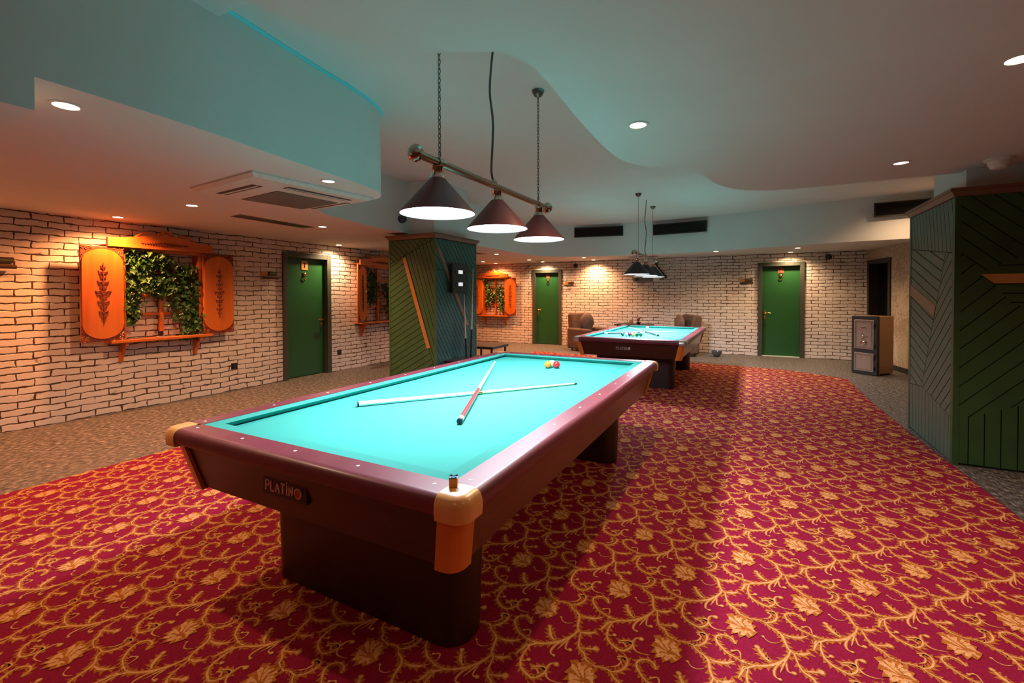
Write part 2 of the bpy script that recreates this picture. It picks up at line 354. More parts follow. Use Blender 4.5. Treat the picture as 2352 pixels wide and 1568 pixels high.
# oblique plaster wall on the right, with a dark doorway
P0,P1=Vector((2.10,11.7)),Vector((3.35,5.2)); dW=(P1-P0).normalized(); nW=Vector((-dW.y,dW.x))
if nW.x<0: nW=-nW
LW=(P1-P0).length
wf=lambda a,b,w:(P0.x+dW.x*a+nW.x*w,P0.y+dW.y*a+nW.y*w,b)
mb=MB()
for a,b,z0 in ((0,.10,0),(.10,.95,2.03),(.95,LW,0)): mb.prism([(a,z0),(b,z0),(b,3.1),(a,3.1)],0,.25,wf)
struct('wall_right',mb,M['plaster'])
dr=MB(); dr.prism([(.10,0),(.95,0),(.95,2.03),(.10,2.03)],.14,.2,wf)
d5=struct('door_4',dr,M['glassdark'])
fr=MB()
for q in ([(.06,0),(.14,0),(.14,2.07),(.06,2.07)],[(.91,0),(.99,0),(.99,2.07),(.91,2.07)],[(.14,1.99),(.91,1.99),(.91,2.07),(.14,2.07)]): fr.prism(q,-.02,.2,wf)
obj('door_frame',fr,M['blacksoft'],d5,smooth=False)
bs=MB(); bs.prism([(1.0,0),(4.8,0),(4.8,.09),(1.0,.09)],-.015,.0,wf); struct('baseboard_right',bs,M['blacksoft'])

# ------------------------------------------------------------------ doors, built in a local frame: x right, -y into the room
def door(name,rotz,loc,w,h,left_handle,plaque,groupname=None):
    fw=.085
    lf=MB().box(fw,w-fw,.075,.115,.012,h-fw)
    d=obj(name,lf,M['door']); d['kind']='structure'; d.location=loc; d.rotation_euler=(0,0,rotz)
    f=MB(); f.box(0,fw,-.03,.16,0,h); f.box(w-fw,w,-.03,.16,0,h); f.box(fw,w-fw,-.03,.16,h-fw,h)
    obj('door_frame',f,M['frame'],d,bevel=.004)
    hx=fw+.055 if left_handle else w-fw-.055; s=1 if left_handle else -1
    hp=MB(); hp.box(hx-.019,hx+.019,.066,.076,.82,1.02); hp.lathe([(.012,0),(.012,.0),(.012,.045)],(hx,.07,.965),12,'y')
    hd=obj('handle_plate',hp,M['brass'],d,bevel=.003)
    hl=MB().tube(smooth_path([(hx,.022,.965),(hx+s*.02,.015,.966),(hx+s*.07,.015,.972),(hx+s*.11,.02,.962)],3),[.010]*9+[.012],8)
    obj('lever_handle',hl,M['brass'],hd)
    kc=MB(); kc.lathe([(.014,0),(.014,.01),(.008,.012)],(hx,.066,.885),12,'y'); obj('keyhole_boss',kc,M['brass'],hd)
    cx=w/2
    if plaque=='one':
        pl=obj('number_plate',MB().box(cx-.065,cx+.065,.066,.076,h-.28,h-.12),M['cap'],d,bevel=.003)
        n=MB(); n.box(cx-.006,cx+.008,.060,.067,h-.24,h-.165); n.box(cx-.026,cx+.026,.060,.067,h-.172,h-.160); obj('number',n,M['signdark'],pl,smooth=False)
        zz=h-.36
    else:
        pl=obj('number_plate',MB().box(cx-.055,cx+.055,.066,.076,h-.245,h-.115),M['red'],d,bevel=.003)
        n=MB(); n.tube([(cx-.02,.062,h-.14),(cx+.018,.062,h-.15),(cx-.015,.062,h-.19),(cx+.02,.062,h-.225)],.007,6); obj('number',n,M['signorange'],pl)
        zz=h-.30
    kn=MB(); kn.sphere((cx,.06,zz),.032,14,8,1,.5,1.1); kn.torus((cx,.052,zz-.045),.035,.008,18,6,'y',PI,2*PI); kn.box(cx-.045,cx+.045,.062,.072,zz+.02,zz+.03)
    obj('door_knocker',kn,M['brass'],d)
    return d
d1=door('door_1',PI/2,(XL,4.82,0),.955,2.11,False,'one')
d2=door('door_2',0,(-5.485,YB,0),.875,2.08,True,'red')
d3=door('door_3',0,(.13,YB,0),.89,2.095,True,'red')
obj('gap_light',MB().box(.085,.805,-.02,.1,0,.012),M['white'],d3,smooth=False)  # white strip in place of light showing under the door

# ------------------------------------------------------------------ carpet with its scroll pattern
STROKES=[
([(-0.044,-0.054),(-0.071,-0.061),(-0.097,-0.059),(-0.113,-0.039),(-0.118,-0.013),(-0.109,0.011),(-0.092,0.013)],0.003,0.012,0.009,0,0.015),
([(-0.063,0.207),(-0.053,0.155),(-0.04,0.126),(-0.017,0.111),(0.0,0.086),(0.022,0.076),(0.051,0.07)],0.008,0.016,0.008,1,0),
([(-0.042,0.13),(-0.01,0.141),(0.017,0.154)],0.006,0.014,0.012,1,0.019),
([(0.051,0.075),(0.076,0.079),(0.1,0.076),(0.126,0.093),(0.142,0.126),(0.141,0.157),(0.124,0.165),(0.1,0.155)],0.007,0.015,0.007,1,0),
([(0.092,0.096),(0.113,0.113),(0.121,0.138),(0.111,0.146)],0.006,0.01,0.008,0,0.009),
([(0.098,0.074),(0.113,0.055),(0.139,0.041),(0.157,0.02),(0.165,-0.017),(0.177,-0.053),(0.197,-0.067)],0.007,0.018,0.01,1,0),
([(0.194,-0.061),(0.22,-0.056),(0.251,-0.031)],0.002,0.028,0.001,1,0),
([(0.16,0.029),(0.191,0.03),(0.223,0.043),(0.25,0.068)],0.006,0.024,0.002,1,0),
([(0.146,-0.026),(0.124,-0.04),(0.103,-0.038),(0.088,-0.02)],0.003,0.007,0.004,0,0.008),
([(0.181,-0.051),(0.171,-0.09),(0.146,-0.133),(0.121,-0.162),(0.089,-0.185),(0.055,-0.203),(0.022,-0.236)],0.01,0.02,0.012,1,0),
([(0.113,-0.153),(0.095,-0.143),(0.079,-0.121),(0.066,-0.093)],0.008,0.028,0.012,1,0.014),
([(0.145,-0.14),(0.127,-0.172),(0.12,-0.201),(0.124,-0.222),(0.138,-0.228)],0.01,0.013,0.006,0,0.009),
([(0.171,-0.09),(0.153,-0.145),(0.14,-0.193)],0.012,0.011,0.003,0,0),
([(0.162,-0.134),(0.166,-0.173),(0.185,-0.173)],0.008,0.009,0.007,0,0.012),
([(0.012,-0.247),(0.02,-0.226),(0.034,-0.227),(0.031,-0.265),(0.037,-0.31),(0.055,-0.337),(0.08,-0.352),(0.108,-0.359),(0.13,-0.339),(0.14,-0.312),(0.134,-0.296),(0.111,-0.299),(0.085,-0.316)],0.008,0.016,0.01,1,0),
([(0.087,-0.324),(0.106,-0.316),(0.119,-0.329)],0.007,0.011,0.007,0,0.008),
([(0.04,-0.308),(0.062,-0.291)],0.003,0.006,0.006,0,0.012),
([(0.022,-0.236),(0.012,-0.263),(0.004,-0.292)],0.012,0.016,0.004,1,0),
([(-0.011,-0.115),(-0.024,-0.09),(-0.052,-0.084),(-0.079,-0.105),(-0.077,-0.135),(-0.057,-0.161),(-0.036,-0.181),(-0.01,-0.191),(0.017,-0.2)],0.012,0.014,0.007,1,0.012),
([(0.01,-0.19),(0.008,-0.161),(-0.002,-0.148),(-0.021,-0.161)],0.004,0.009,0.007,0,0.008),
([(0.017,-0.2),(0.04,-0.201),(0.066,-0.197)],0.005,0.01,0.01,1,0),
]
FLOWER=[(-0.053,0.054),(-0.04,0.031),(-0.053,-0.008),(-0.036,-0.009),(-0.047,-0.043),(-0.025,-0.035),(-0.029,-0.067),(-0.005,-0.047),(0.004,-0.073),(0.025,-0.047),(0.036,-0.059),(0.051,-0.039),(0.068,-0.008),(0.054,0.008),(0.065,0.031),(0.047,0.036),(0.052,0.063),(0.033,0.057),(0.027,0.079),(0.008,0.061),(0.0,0.081),(-0.019,0.059),(-0.026,0.072)]
PETALS=[[(-0.039,0.04),(-0.016,0.019),(0.007,-0.001)],[(-0.031,-0.021),(-0.01,-0.01),(0.01,-0.011)],[(-0.005,0.05),(0.005,0.022),(0.019,0.002)],[(-0.021,-0.05),(0.001,-0.027),(0.021,-0.029)],[(0.024,0.048),(0.029,0.019),(0.039,0.0)],[(0.01,-0.053),(0.025,-0.026),(0.046,-0.016)],[(0.042,0.025),(0.046,0.004),(0.058,-0.009)]]

CP=[(-4.65,-3.9),(1.49,-3.9),(1.48,3.9),(1.455,4.90),(1.445,4.96),(1.41,5.8),(1.375,7.3),(1.385,9.1),(1.15,9.32),(.53,9.70),(-.19,9.80),(-1.05,9.82),(-4.65,10.15)]
def inside(x,y):
    c=False; n=len(CP)
    for i in range(n):
        a,b=CP[i],CP[(i+1)%n]
        if (a[1]>y)!=(b[1]>y) and x<(b[0]-a[0])*(y-a[1])/(b[1]-a[1])+a[0]: c=not c
    return c
def build_carpet():
    mv,mf,mm=[],[],[]
    def quadstrip(pts,ws,mi,z):
        n=len(pts)
        b=len(mv)
        for i,(x,y) in enumerate(pts):
            q=pts[min(i+1,n-1)]; p=pts[max(i-1,0)]; tx,ty=q[0]-p[0],q[1]-p[1]; L=math.hypot(tx,ty) or 1
            nx,ny=-ty/L*ws[i]/2,tx/L*ws[i]/2
            mv.append((x+nx,y+ny,z)); mv.append((x-nx,y-ny,z))
        for i in range(n-1): mf.append((b+2*i,b+2*i+1,b+2*i+3,b+2*i+2)); mm.append(mi)
    def blob(c,r,mi,z,n=8,ang=0,el=1.):
        b=len(mv)
        for i in range(n):
            a=2*PI*i/n; x,y=r*el*math.cos(a),r*math.sin(a); mv.append((c[0]+x*math.cos(ang)-y*math.sin(ang),c[1]+x*math.sin(ang)+y*math.cos(ang),z))
        mf.append(tuple(range(b,b+n))); mm.append(mi)
    rnd=random.Random(3)
    zi=0
    for pts,w0,wm,w1,leaf,bulb in STROKES:
        zi+=1; zo=zi*.00003
        P=smooth_path(pts,3); n=len(P); ws=[]
        for i in range(n):
            t=i/(n-1); ws.append(((w0*(1-2*t)+wm*2*t) if t<.5 else (wm*(2-2*t)+w1*(2*t-1)))*1.0)
        quadstrip(P,ws,1,zo); quadstrip(P,[w*.5 for w in ws],2,.0008+zo)
        if leaf:
            for i in range(1,n-1,2):
                p,q=P[i-1],P[i+1]; tx,ty=q[0]-p[0],q[1]-p[1]; L=math.hypot(tx,ty) or 1; tx/=L; ty/=L
                for s in (1,-1):
                    nx,ny=-ty*s,tx*s; h=ws[i]*.5; l=h+.011+.006*rnd.random()
                    a=(P[i][0]-tx*.013+nx*h*.5,P[i][1]-ty*.013+ny*h*.5); b_=(P[i][0]+tx*.011+nx*h*.5,P[i][1]+ty*.011+ny*h*.5)
                    c=(P[i][0]+tx*.013+nx*l,P[i][1]+ty*.013+ny*l)
                    b=len(mv); mv.extend([(a[0],a[1],zo+.000012+.000007*s),(b_[0],b_[1],zo+.000012+.000007*s),(c[0],c[1],zo+.000012+.000007*s)]); mf.append((b,b+1,b+2)); mm.append(1)
        if bulb: blob(P[-1],bulb*.85,1,zo+.00075); blob(P[-1],bulb*.55,2,zo+.0016)
    b=len(mv); mv.extend([(x,y,.0016) for x,y in FLOWER]+[(.008,-.002,.0016)]); c=b+len(FLOWER)
    for i in range(len(FLOWER)): mf.append((b+i,b+(i+1)%len(FLOWER),c)); mm.append(1)
    for pt in PETALS: quadstrip(smooth_path(pt,3),[.010,.016,.017,.014,.010,.007,.004],2,.0019+.00004*PETALS.index(pt))
    for k in range(len(FLOWER)):
        x,y=FLOWER[k]
        if k%2==1: quadstrip([(x*.95+.0004,y*.95),(x*.45,y*.45)],[.012,.004],2,.0023+.00003*k)
    V,FC,MI=[],[],[]
    n=len(CP); V+= [(x,y,0) for x,y in CP]+[(x,y,.006) for x,y in CP]
    FC.append(tuple(range(n,2*n))); MI.append(0)
    for i in range(n): FC.append((i,(i+1)%n,n+(i+1)%n,n+i)); MI.append(0)
    ok_cache={}
    v1=(.2562,.2755); v2=(.2562,-.2755)
    for i in range(-30,31):
        for j in range(-30,31):
            ox=.217+v1[0]*i+v2[0]*j; oy=2.389+v1[1]*i+v2[1]*j
            if not (-5.1<ox<1.9 and -.2<oy<10.7): continue
            near=not(-4.2<ox<1.0 and .4<oy<9.2)
            b=len(V); pv=[(x+ox,y+oy,z+.0066) for x,y,z in mv]; V+=pv
            if near:
                ins=[inside(p[0],p[1]) for p in pv]
                for f,m_ in zip(mf,mm):
                    if all(ins[t] for t in f): FC.append(tuple(b+t for t in f)); MI.append(m_)
            else:
                FC.extend([tuple(b+t for t in f) for f in mf]); MI.extend(mm)
    me=bpy.data.meshes.new('carpet'); me.from_pydata(V,[],FC)
    for k in ('carpet_red','carpet_gold','carpet_light'): me.materials.append(M[k])
    me.polygons.foreach_set('material_index',MI)
    # all faces look up
    bm=bmesh.new(); bm.from_mesh(me)
    loose=[v for v in bm.verts if not v.link_faces]; bmesh.ops.delete(bm,geom=loose,context='VERTS')
    fl=[f for f in bm.faces if f.normal.z<-.5]; bmesh.ops.reverse_faces(bm,faces=fl); bm.to_mesh(me); bm.free()
    o=bpy.data.objects.new('carpet',me); COL.objects.link(o)
    return tag(o,'large crimson carpet with gold floral scrolls covering the middle of the floor','carpet')
build_carpet()
CZ=.0105

# ------------------------------------------------------------------ billiard tables
def letters(mb,txt,x0,z0,h,y,th=.0022,adv=.82):
    S={'P':[(0,0,0,1),(0,1,.45,1),(.45,1,.55,.75),(.55,.75,.45,.5),(.45,.5,0,.5)],'L':[(0,0,0,1),(0,0,.5,0)],'A':[(0,0,.3,1),(.3,1,.6,0),(.12,.35,.48,.35)],
       'T':[(.28,0,.28,1),(0,1,.56,1)],'I':[(.1,0,.1,.95),(.1,1.15,.1,1.27)],'N':[(0,0,0,1),(0,1,.5,0),(.5,0,.5,1)]}
    ser={'P':[(0,0),(0,1)],'L':[(0,1),(0,0)],'A':[(0,0),(.6,0)],'T':[(.28,0)],'I':[(.1,0),(.1,.95)],'N':[(0,0),(0,1),(.5,1)]}
    W={'P':.68,'L':.62,'A':.72,'T':.68,'I':.32,'N':.66}; x=x0
    for ch in txt:
        for a,b,c,d in S[ch]:
            p=Vector((x+a*h,z0+b*h)); q=Vector((x+c*h,z0+d*h)); t=(q-p).normalized(); n=Vector((-t.y,t.x))*h*.09; e=t*h*.03
            mb.prism([tuple(p-e-n),tuple(q+e-n),tuple(q+e+n),tuple(p-e+n)],y,y-th,lambda a_,b_,w:(a_,w,b_))
        for a,b in ser[ch]:
            mb.prism([(x+(a-.13)*h,z0+(b-.04)*h),(x+(a+.13)*h,z0+(b-.04)*h),(x+(a+.13)*h,z0+(b+.04)*h),(x+(a-.13)*h,z0+(b+.04)*h)],y,y-th,lambda a_,b_,w:(a_,w,b_))
        x+=(W[ch]+.14)*h
    return x
def table(name,label,cx,cy,hw,hl,zt,zbed,apz,pocket,capmat,ped):
    """hw,hl = half width/length of the outer rail top; cloth edge .11 inside"""
    t=thing(name,label,'billiard table',(cx,cy,0))
    rw=.115; cw,cl=hw-rw,hl-rw; nz=.064   # cloth half sizes, cushion width
    iw,il=cw-nz,cl-nz
    bed=MB().box(-cw-.02,cw+.02,-cl-.02,cl+.02,zbed-.05,zbed)
    obj('bed_cloth',bed,M['cloth'],t,smooth=False)
    # cushions: top slopes from the rail to the nose, nose face undercut
    g=.075 if pocket else 0.0
    def cushion(p,q,inn):   # p,q ends along rail (cloth edge), inn = inward unit vector
        d=(q-p).normalized(); mb=MB()
        prof=[(0,zt-.003),(nz*.96,zt-.004),(nz,zt-.006),(nz*.97,zt-.009),(nz*.5,zbed),(0,zbed)]
        ra=[]; rb=[]
        for w,z in prof:
            cut=w*(1.0 if not pocket else .6)
            a=p+d*(cut if not pocket else cut)+inn*w; b=q-d*cut+inn*w
            ra.append((a.x,a.y,z)); rb.append((b.x,b.y,z))
        mb.loft([ra,rb]); obj('cushion',mb,M['cloth'],t,smooth=False)
    V=Vector
    if pocket:
        s=.07
        for yy,inn in ((-cl,V((0,1))),(cl,V((0,-1)))): cushion(V((-cw+s,yy)),V((cw-s,yy)),inn)
        for xx,inn in ((-cw,V((1,0))),(cw,V((-1,0)))):
            for a,b in ((-cl+s,-.065),(.065,cl-s)): cushion(V((xx,a)),V((xx,b)),inn)
    else:
        for yy,inn in ((-cl,V((0,1))),(cl,V((0,-1)))): cushion(V((-cw,yy)),V((cw,yy)),inn)
        for xx,inn in ((-cw,V((1,0))),(cw,V((-1,0)))): cushion(V((xx,-cl)),V((xx,cl)),inn)
    # rails: rounded outer edge
    cap=.092
    def rail(p,q,out,nd,tocl,matn):
        d=(q-p).normalized(); mb=MB()
        prof=[(-rw,zbed-.03),(-rw,zt),(-.034,zt),(-.030,zt)]+[(-.028+.028*math.sin(a),zt-.028+.028*math.cos(a)) for a in (0,.4,.8,1.2,PI/2)]+[(0,zt-.05),(-.006,zt-.062),(-.02,zt-.068),(-.05,zt-.07)]
        ra=[];rb=[]
        for w,z in prof:
            a=p+out*w; b=q+out*w; ra.append((a.x,a.y,z)); rb.append((b.x,b.y,z))
        mb.loft([ra,rb]); r=obj('rail',mb,M[matn],t)
        # pearl dots
        L=(q-p).length
        for k in nd:
            c=p+d*(L/2+k)+out*(-rw+.043)
            dm=MB().lathe([(.0068,0),(.0068,.0006)],(c.x,c.y,zt),12); obj('diamond',dm,M['pearl'],r,smooth=False)
    sp=(hl-rw-nz)*2/8 if pocket else .355; sps=(hw-rw-nz)*2/4 if pocket else .333
    kl=[i*sp for i in range(-3,4)] if pocket else [i*sp for i in range(-4,5)]
    ks=[i*sps for i in range(-1,2)] if pocket else [i*sps for i in range(-2,3)]
    rail(V((-hw+cap,-hl)),V((hw-cap,-hl)),V((0,-1)),ks,0,'rail'); rail(V((-hw+cap,hl)),V((hw-cap,hl)),V((0,1)),ks,0,'rail')
    rail(V((-hw,-hl+cap)),V((-hw,hl-cap)),V((-1,0)),kl,0,'rail'); rail(V((hw,-hl+cap)),V((hw,hl-cap)),V((1,0)),kl,0,'rail')
    # aprons
    ai,ab=.045,.095
    def apron(y_or_x,horizontal,s):
        mb=MB(); top=zt-.066; th=.03
        if horizontal:
            a=(-hw+ai+.06,hw-ai-.06); b=(-hw+ab+.06,hw-ab-.06)
            y1=s*(hl-ai); y2=s*(hl-ab)
            mb.add([(a[0],y1,top),(a[1],y1,top),(b[1],y2,apz),(b[0],y2,apz),(a[0],y1-s*th,top),(a[1],y1-s*th,top),(b[1],y2-s*th,apz),(b[0],y2-s*th,apz)],[(0,1,2,3),(7,6,5,4),(0,4,5,1),(3,2,6,7),(0,3,7,4),(1,5,6,2)])
        else:
            a=(-hl+ai+.06,hl-ai-.06); b=(-hl+ab+.06,hl-ab-.06); x1=s*(hw-ai); x2=s*(hw-ab)
            mb.add([(x1,a[0],top),(x1,a[1],top),(x2,b[1],apz),(x2,b[0],apz),(x1-s*th,a[0],top),(x1-s*th,a[1],top),(x2-s*th,b[1],apz),(x2-s*th,b[0],apz)],[(0,1,2,3),(7,6,5,4),(0,4,5,1),(3,2,6,7),(0,3,7,4),(1,5,6,2)])
        return obj('apron',mb,M['mahog_shaded' if horizontal else 'mahog'],t,smooth=False)
    fa=apron(0,True,-1); apron(0,True,1); apron(0,False,-1); apron(0,False,1)
    bd=MB().box(-hw+.12,hw-.12,-hl+.12,hl-.12,apz+.01,zbed-.05); obj('underframe',bd,M['darkwood'],t,smooth=False)
    # corner caps and posts
    for sx in (-1,1):
        for sy in (-1,1):
            mb=MB(); rr=.05
            def ring(o_,z,r):
                pts=[]; X=hw+o_; Y=hl+o_; rad=rr+o_
                pts.append((sx*(hw-cap-.012),sy*Y,z))
                for k in range(7):
                    a=PI/2*k/6; pts.append((sx*(X-rad+rad*math.sin(a)),sy*(Y-rad+rad*math.cos(a)),z))
                pts.append((sx*X,sy*(hl-cap-.012),z))
                pts.append((sx*(hw-rw+.008),sy*(hl-cap-.012),z)); pts.append((sx*(hw-rw+.004),sy*(hl-rw+.004),z)); pts.append((sx*(hw-cap-.012),sy*(hl-rw+.008),z))
                return pts
            rings=[ring(-.010,zt-.078,0),ring(.000,zt-.074,0),ring(.003,zt-.05,0),ring(.002,zt-.028,0),ring(-.004,zt-.010,0),ring(-.018,zt+.001,0),ring(-.036,zt+.0035,0)]
            # keep the inner points fixed
            mb.loft(rings); obj('corner_cap',mb,M[capmat],t)
            mp=MB(); ro=[]; 
            for z,ins in ((apz-.012,ab-.012),(zt-.074,ai-.012)):
                X=hw-ins; Y=hl-ins; rad=.055; pts=[(sx*(X-.085),sy*Y,z)]
                for k in range(7):
                    a=PI/2*k/6; pts.append((sx*(X-rad+rad*math.sin(a)),sy*(Y-rad+rad*math.cos(a)),z))
                pts.append((sx*X,sy*(Y-.085),z)); pts.append((sx*(X-.03),sy*(Y-.085),z)); pts.append((sx*(X-.04),sy*(Y-.04),z)); pts.append((sx*(X-.085),sy*(Y-.03),z)); ro.append(pts)
            mp.loft(ro); obj('corner_post',mp,M['post'],t)
    # pedestals
    pw,py,pd=ped   # half width, centre y offset, half depth
    for s in (-1,1):
        mb=MB(); rg=[]
        for z,g_ in ((CZ,-.022),(apz+.04,0)):
            pts=[]; X=pw+g_; Y=pd; r=min(.10,pd*.95)
            for qx,qy,a0 in ((1,1,0),(-1,1,PI/2),(-1,-1,PI),(1,-1,1.5*PI)):
                for k in range(7):
                    a=a0+PI/2*k/6; pts.append((qx*(X-r)+r*math.cos(a),s*py+qy*(Y-r)+r*math.sin(a),z))
            rg.append(pts)
        mb.loft(rg); obj('pedestal',mb,M['darkwood'],t)
    # maker's plate on the near apron
    def ay(z): k=(z-apz)/(zt-.066-apz); return -(hl-ab-(ai-ab)*k)
    return t,fa,ay
TX,TY=-1.5535,2.655
t1,fa,ay=table('billiard_table','carom table in the foreground, turquoise cloth, mahogany rails and pale wood corners',TX,TY,.823,1.57,.800,.765,.527,False,'cap',(.582,1.10,.112))
def plate(t,fa,ay,x0,zc,h,blackplate):
    y=ay(zc)-.004; w=h*5.35
    ang=math.atan2(.05,.2)
    pb=MB().box(x0-.02,x0+w+h*.9,y-.004,y+.012,zc-h*.95,zc+h*1.1)
    p=obj('name_plate',pb,M['black'] if blackplate else M['darkwood'],fa,smooth=False)
    mb=MB(); xe=letters(mb,'PLATIN',x0,zc-h*.5,h,y-.004); l=obj('lettering',mb,M['letter'],fa,smooth=False)
    em=MB(); em.mi=0; em.lathe([(h*.55,0),(h*.55,.006),(h*.42,.008)],(xe+h*.6,y-.003,zc),24,'y'); em.mi=1; em.lathe([(h*.40,.0),(h*.40,.0085)],(xe+h*.6,y-.003,zc),20,'y')
    obj('emblem',em,[M['letter'],M['red' if blackplate else 'letter']],fa)
plate(t1,fa,ay,-.158,.647,.038,True)
T2X,T2Y=-1.585,8.03
t2,fa2,ay2=table('billiard_table','pocket billiard table in the background, turquoise cloth, silvery corners, balls and cues on it',T2X,T2Y,.82,1.49,.760,.722,.49,True,'cap_metal',(.60,.93,.13))
plate(t2,fa2,ay2,-.16,.612,.036,False)
for sx in (-1,1):
    for sy in (-1,0,1):
        x=sx*(.82-.115-(.018 if sy else -.03)); y=sy*(1.49-.115-.018)
        mb=MB(); mb.lathe([(.055,0),(.055,.0385)],(x,y,.7225),20)
        obj('pocket',mb,M['black'],t2)

# balls, cues, chalk
def ball(mn,x,y,z,label,group=None,r=.0305):
    return tag(obj('billiard_ball',MB().sphere((0,0,0),r,24,16),M[mn],loc=(x,y,z+r+.0008),smooth=True),label,'ball',group)
ball('b_orange',-1.545,3.60,.765,'orange yellow billiard ball, left of the three on the near table')
ball('b_red',-1.478,3.632,.765,'red billiard ball, right of the three on the near table')
ball('b_white',-1.535,3.665,.765,'white billiard ball behind the orange and the red one on the near table')
row=[('b_green',-1.838,7.335,'dark green ball at the left end of the ball row on the far table'),('b_white',-1.782,7.35,'pale white ball second from left in the ball row on the far table'),('b_purple',-1.733,7.362,'purple ball in the ball row on the far table'),('b_pink',-1.70,7.415,'pink ball behind the purple one on the far table'),
     ('b_yellow',-1.676,7.37,'yellow ball right of the purple one on the far table'),('b_cream',-1.645,7.425,'cream ball behind the yellow one on the far table'),('b_green',-1.615,7.385,'dark green ball near the right end of the ball row on the far table'),('b_green',-1.562,7.40,'dark green ball at the very right end of the ball row on the far table')]
for m_,x,y,l in row: ball(m_,x,y,.722,l,'balls lined up on the far table',r=.0285)
ball('b_white',-1.78,9.02,.722,'white cue ball standing alone at the far end of the far table',r=.0285)
def cue(label,a,b,bed,segs,rot=0):
    """a = butt end, b = tip end (x,y[,z]); segs = list (t0,t1,material,name)"""
    a=Vector(a); b=Vector(b); d=(b-a).normalized(); L=(b-a).length
    t=thing('cue',label,'cue',tuple(a))
    for t0,t1,mn,nm in segs:
        r=lambda u:.0148+(.0062-.0148)*u
        mb=MB(); n=6 if t1-t0>.1 else 2
        pts=[tuple(d*L*(t0+(t1-t0)*k/n)) for k in range(n+1)]; rr=[r(t0+(t1-t0)*k/n) for k in range(n+1)]
        mb.tube(pts,rr,14); obj(nm,mb,M[mn],t)
    return t
bz=.765
cue('white and cream cue lying across the near table, butt to the left',(-1.975,1.870,bz+.0155),(-1.085,3.04,bz+.0075),bz,[(0,.006,'darkblue','butt_bumper'),(.006,.50,'whitecue','butt'),(.50,.515,'brass','joint'),(.515,.985,'maple','shaft'),(.985,1,'darkblue','tip')])
cue('cue with dark red butt lying over the white cue on the near table',(-1.258,1.84,bz+.0165),(-1.965,3.415,bz+.050),bz,[(0,.014,'darkblue','butt_bumper'),(.014,.035,'whitecue','butt_cap'),(.035,.40,'redcue','butt'),(.40,.43,'whitecue','joint'),(.43,1,'whitecue','shaft')])
bz=.722
cue('dark cue with white butt end pointing right on the far table',(-2.215,7.555,bz+.0165),(-1.17,8.58,bz+.008),bz,[(0,.006,'darkblue','butt_bumper'),(.006,.05,'whitecue','butt_cap'),(.05,.48,'darkblue','butt'),(.48,.51,'whitecue','joint'),(.51,1,'maple','shaft')])
cue('dark cue lying from the right over the other one on the far table',(-1.318,7.55,bz+.0165),(-2.145,9.04,bz+.030),bz,[(0,.03,'black','butt_bumper'),(.03,.05,'whitecue','butt_cap'),(.05,.47,'darkblue','butt'),(.47,.50,'whitecue','joint'),(.50,1,'maple','shaft')])
ck=thing('chalk','small kraft wrapped block of blue chalk on the near corner of the near table','chalk',(-.820,1.165,.804),.5)
mb=MB(); mb.box(-.0125,.0125,-.0125,.0125,0,.026); obj('wrapper',mb,M['chalkbox'],ck,smooth=False)
mb=MB()
for k in range(4):
    a=PI/2*k; mb.M=Matrix.Rotation(a,4,'Z'); mb.add([(-.0125,-.0125,.026),(.0125,-.0125,.026),(.011,-.014,.0305),(0,-.0135,.027),(-.011,-.014,.0305)],[(0,1,2,3,4)])
obj('torn_rim',mb,M['darkblue'],ck,smooth=False)
obj('chalk_block',MB().lathe([(.0095,.024),(.0095,.0285),(.004,.0275)],n=14),M['chalk'],ck)

# ------------------------------------------------------------------ billiard lamps
def chain(mb,x,y,z0,z1,link=.034):
    n=int((z1-z0)/(link*.72)); 
    for k in range(n):
        z=z0+(k+.5)*(z1-z0)/n; a='x' if k%2 else 'y'
        rs=[]
        for i in range(12):
            t=2*PI*i/12; u=.0075*math.cos(t); w=link*.5*math.sin(t)
            for_=(u,0,w) if a=='y' else (0,u,w); c=Vector((x,y,z))+Vector(for_)
            tn=Vector((-.0075*math.sin(t),0,link*.5*math.cos(t))) if a=='y' else Vector((0,-.0075*math.sin(t),link*.5*math.cos(t)))
            tn.normalize(); bn=Vector((0,1,0)) if a=='y' else Vector((1,0,0)); nn=tn.cross(bn)
            rs.append([tuple(c+(bn*math.cos(q)+nn*math.sin(q))*.0024) for q in (0,PI/3,2*PI/3,PI,4*PI/3,5*PI/3)])
        rs.append(rs[0]); mb.loft(rs,False)
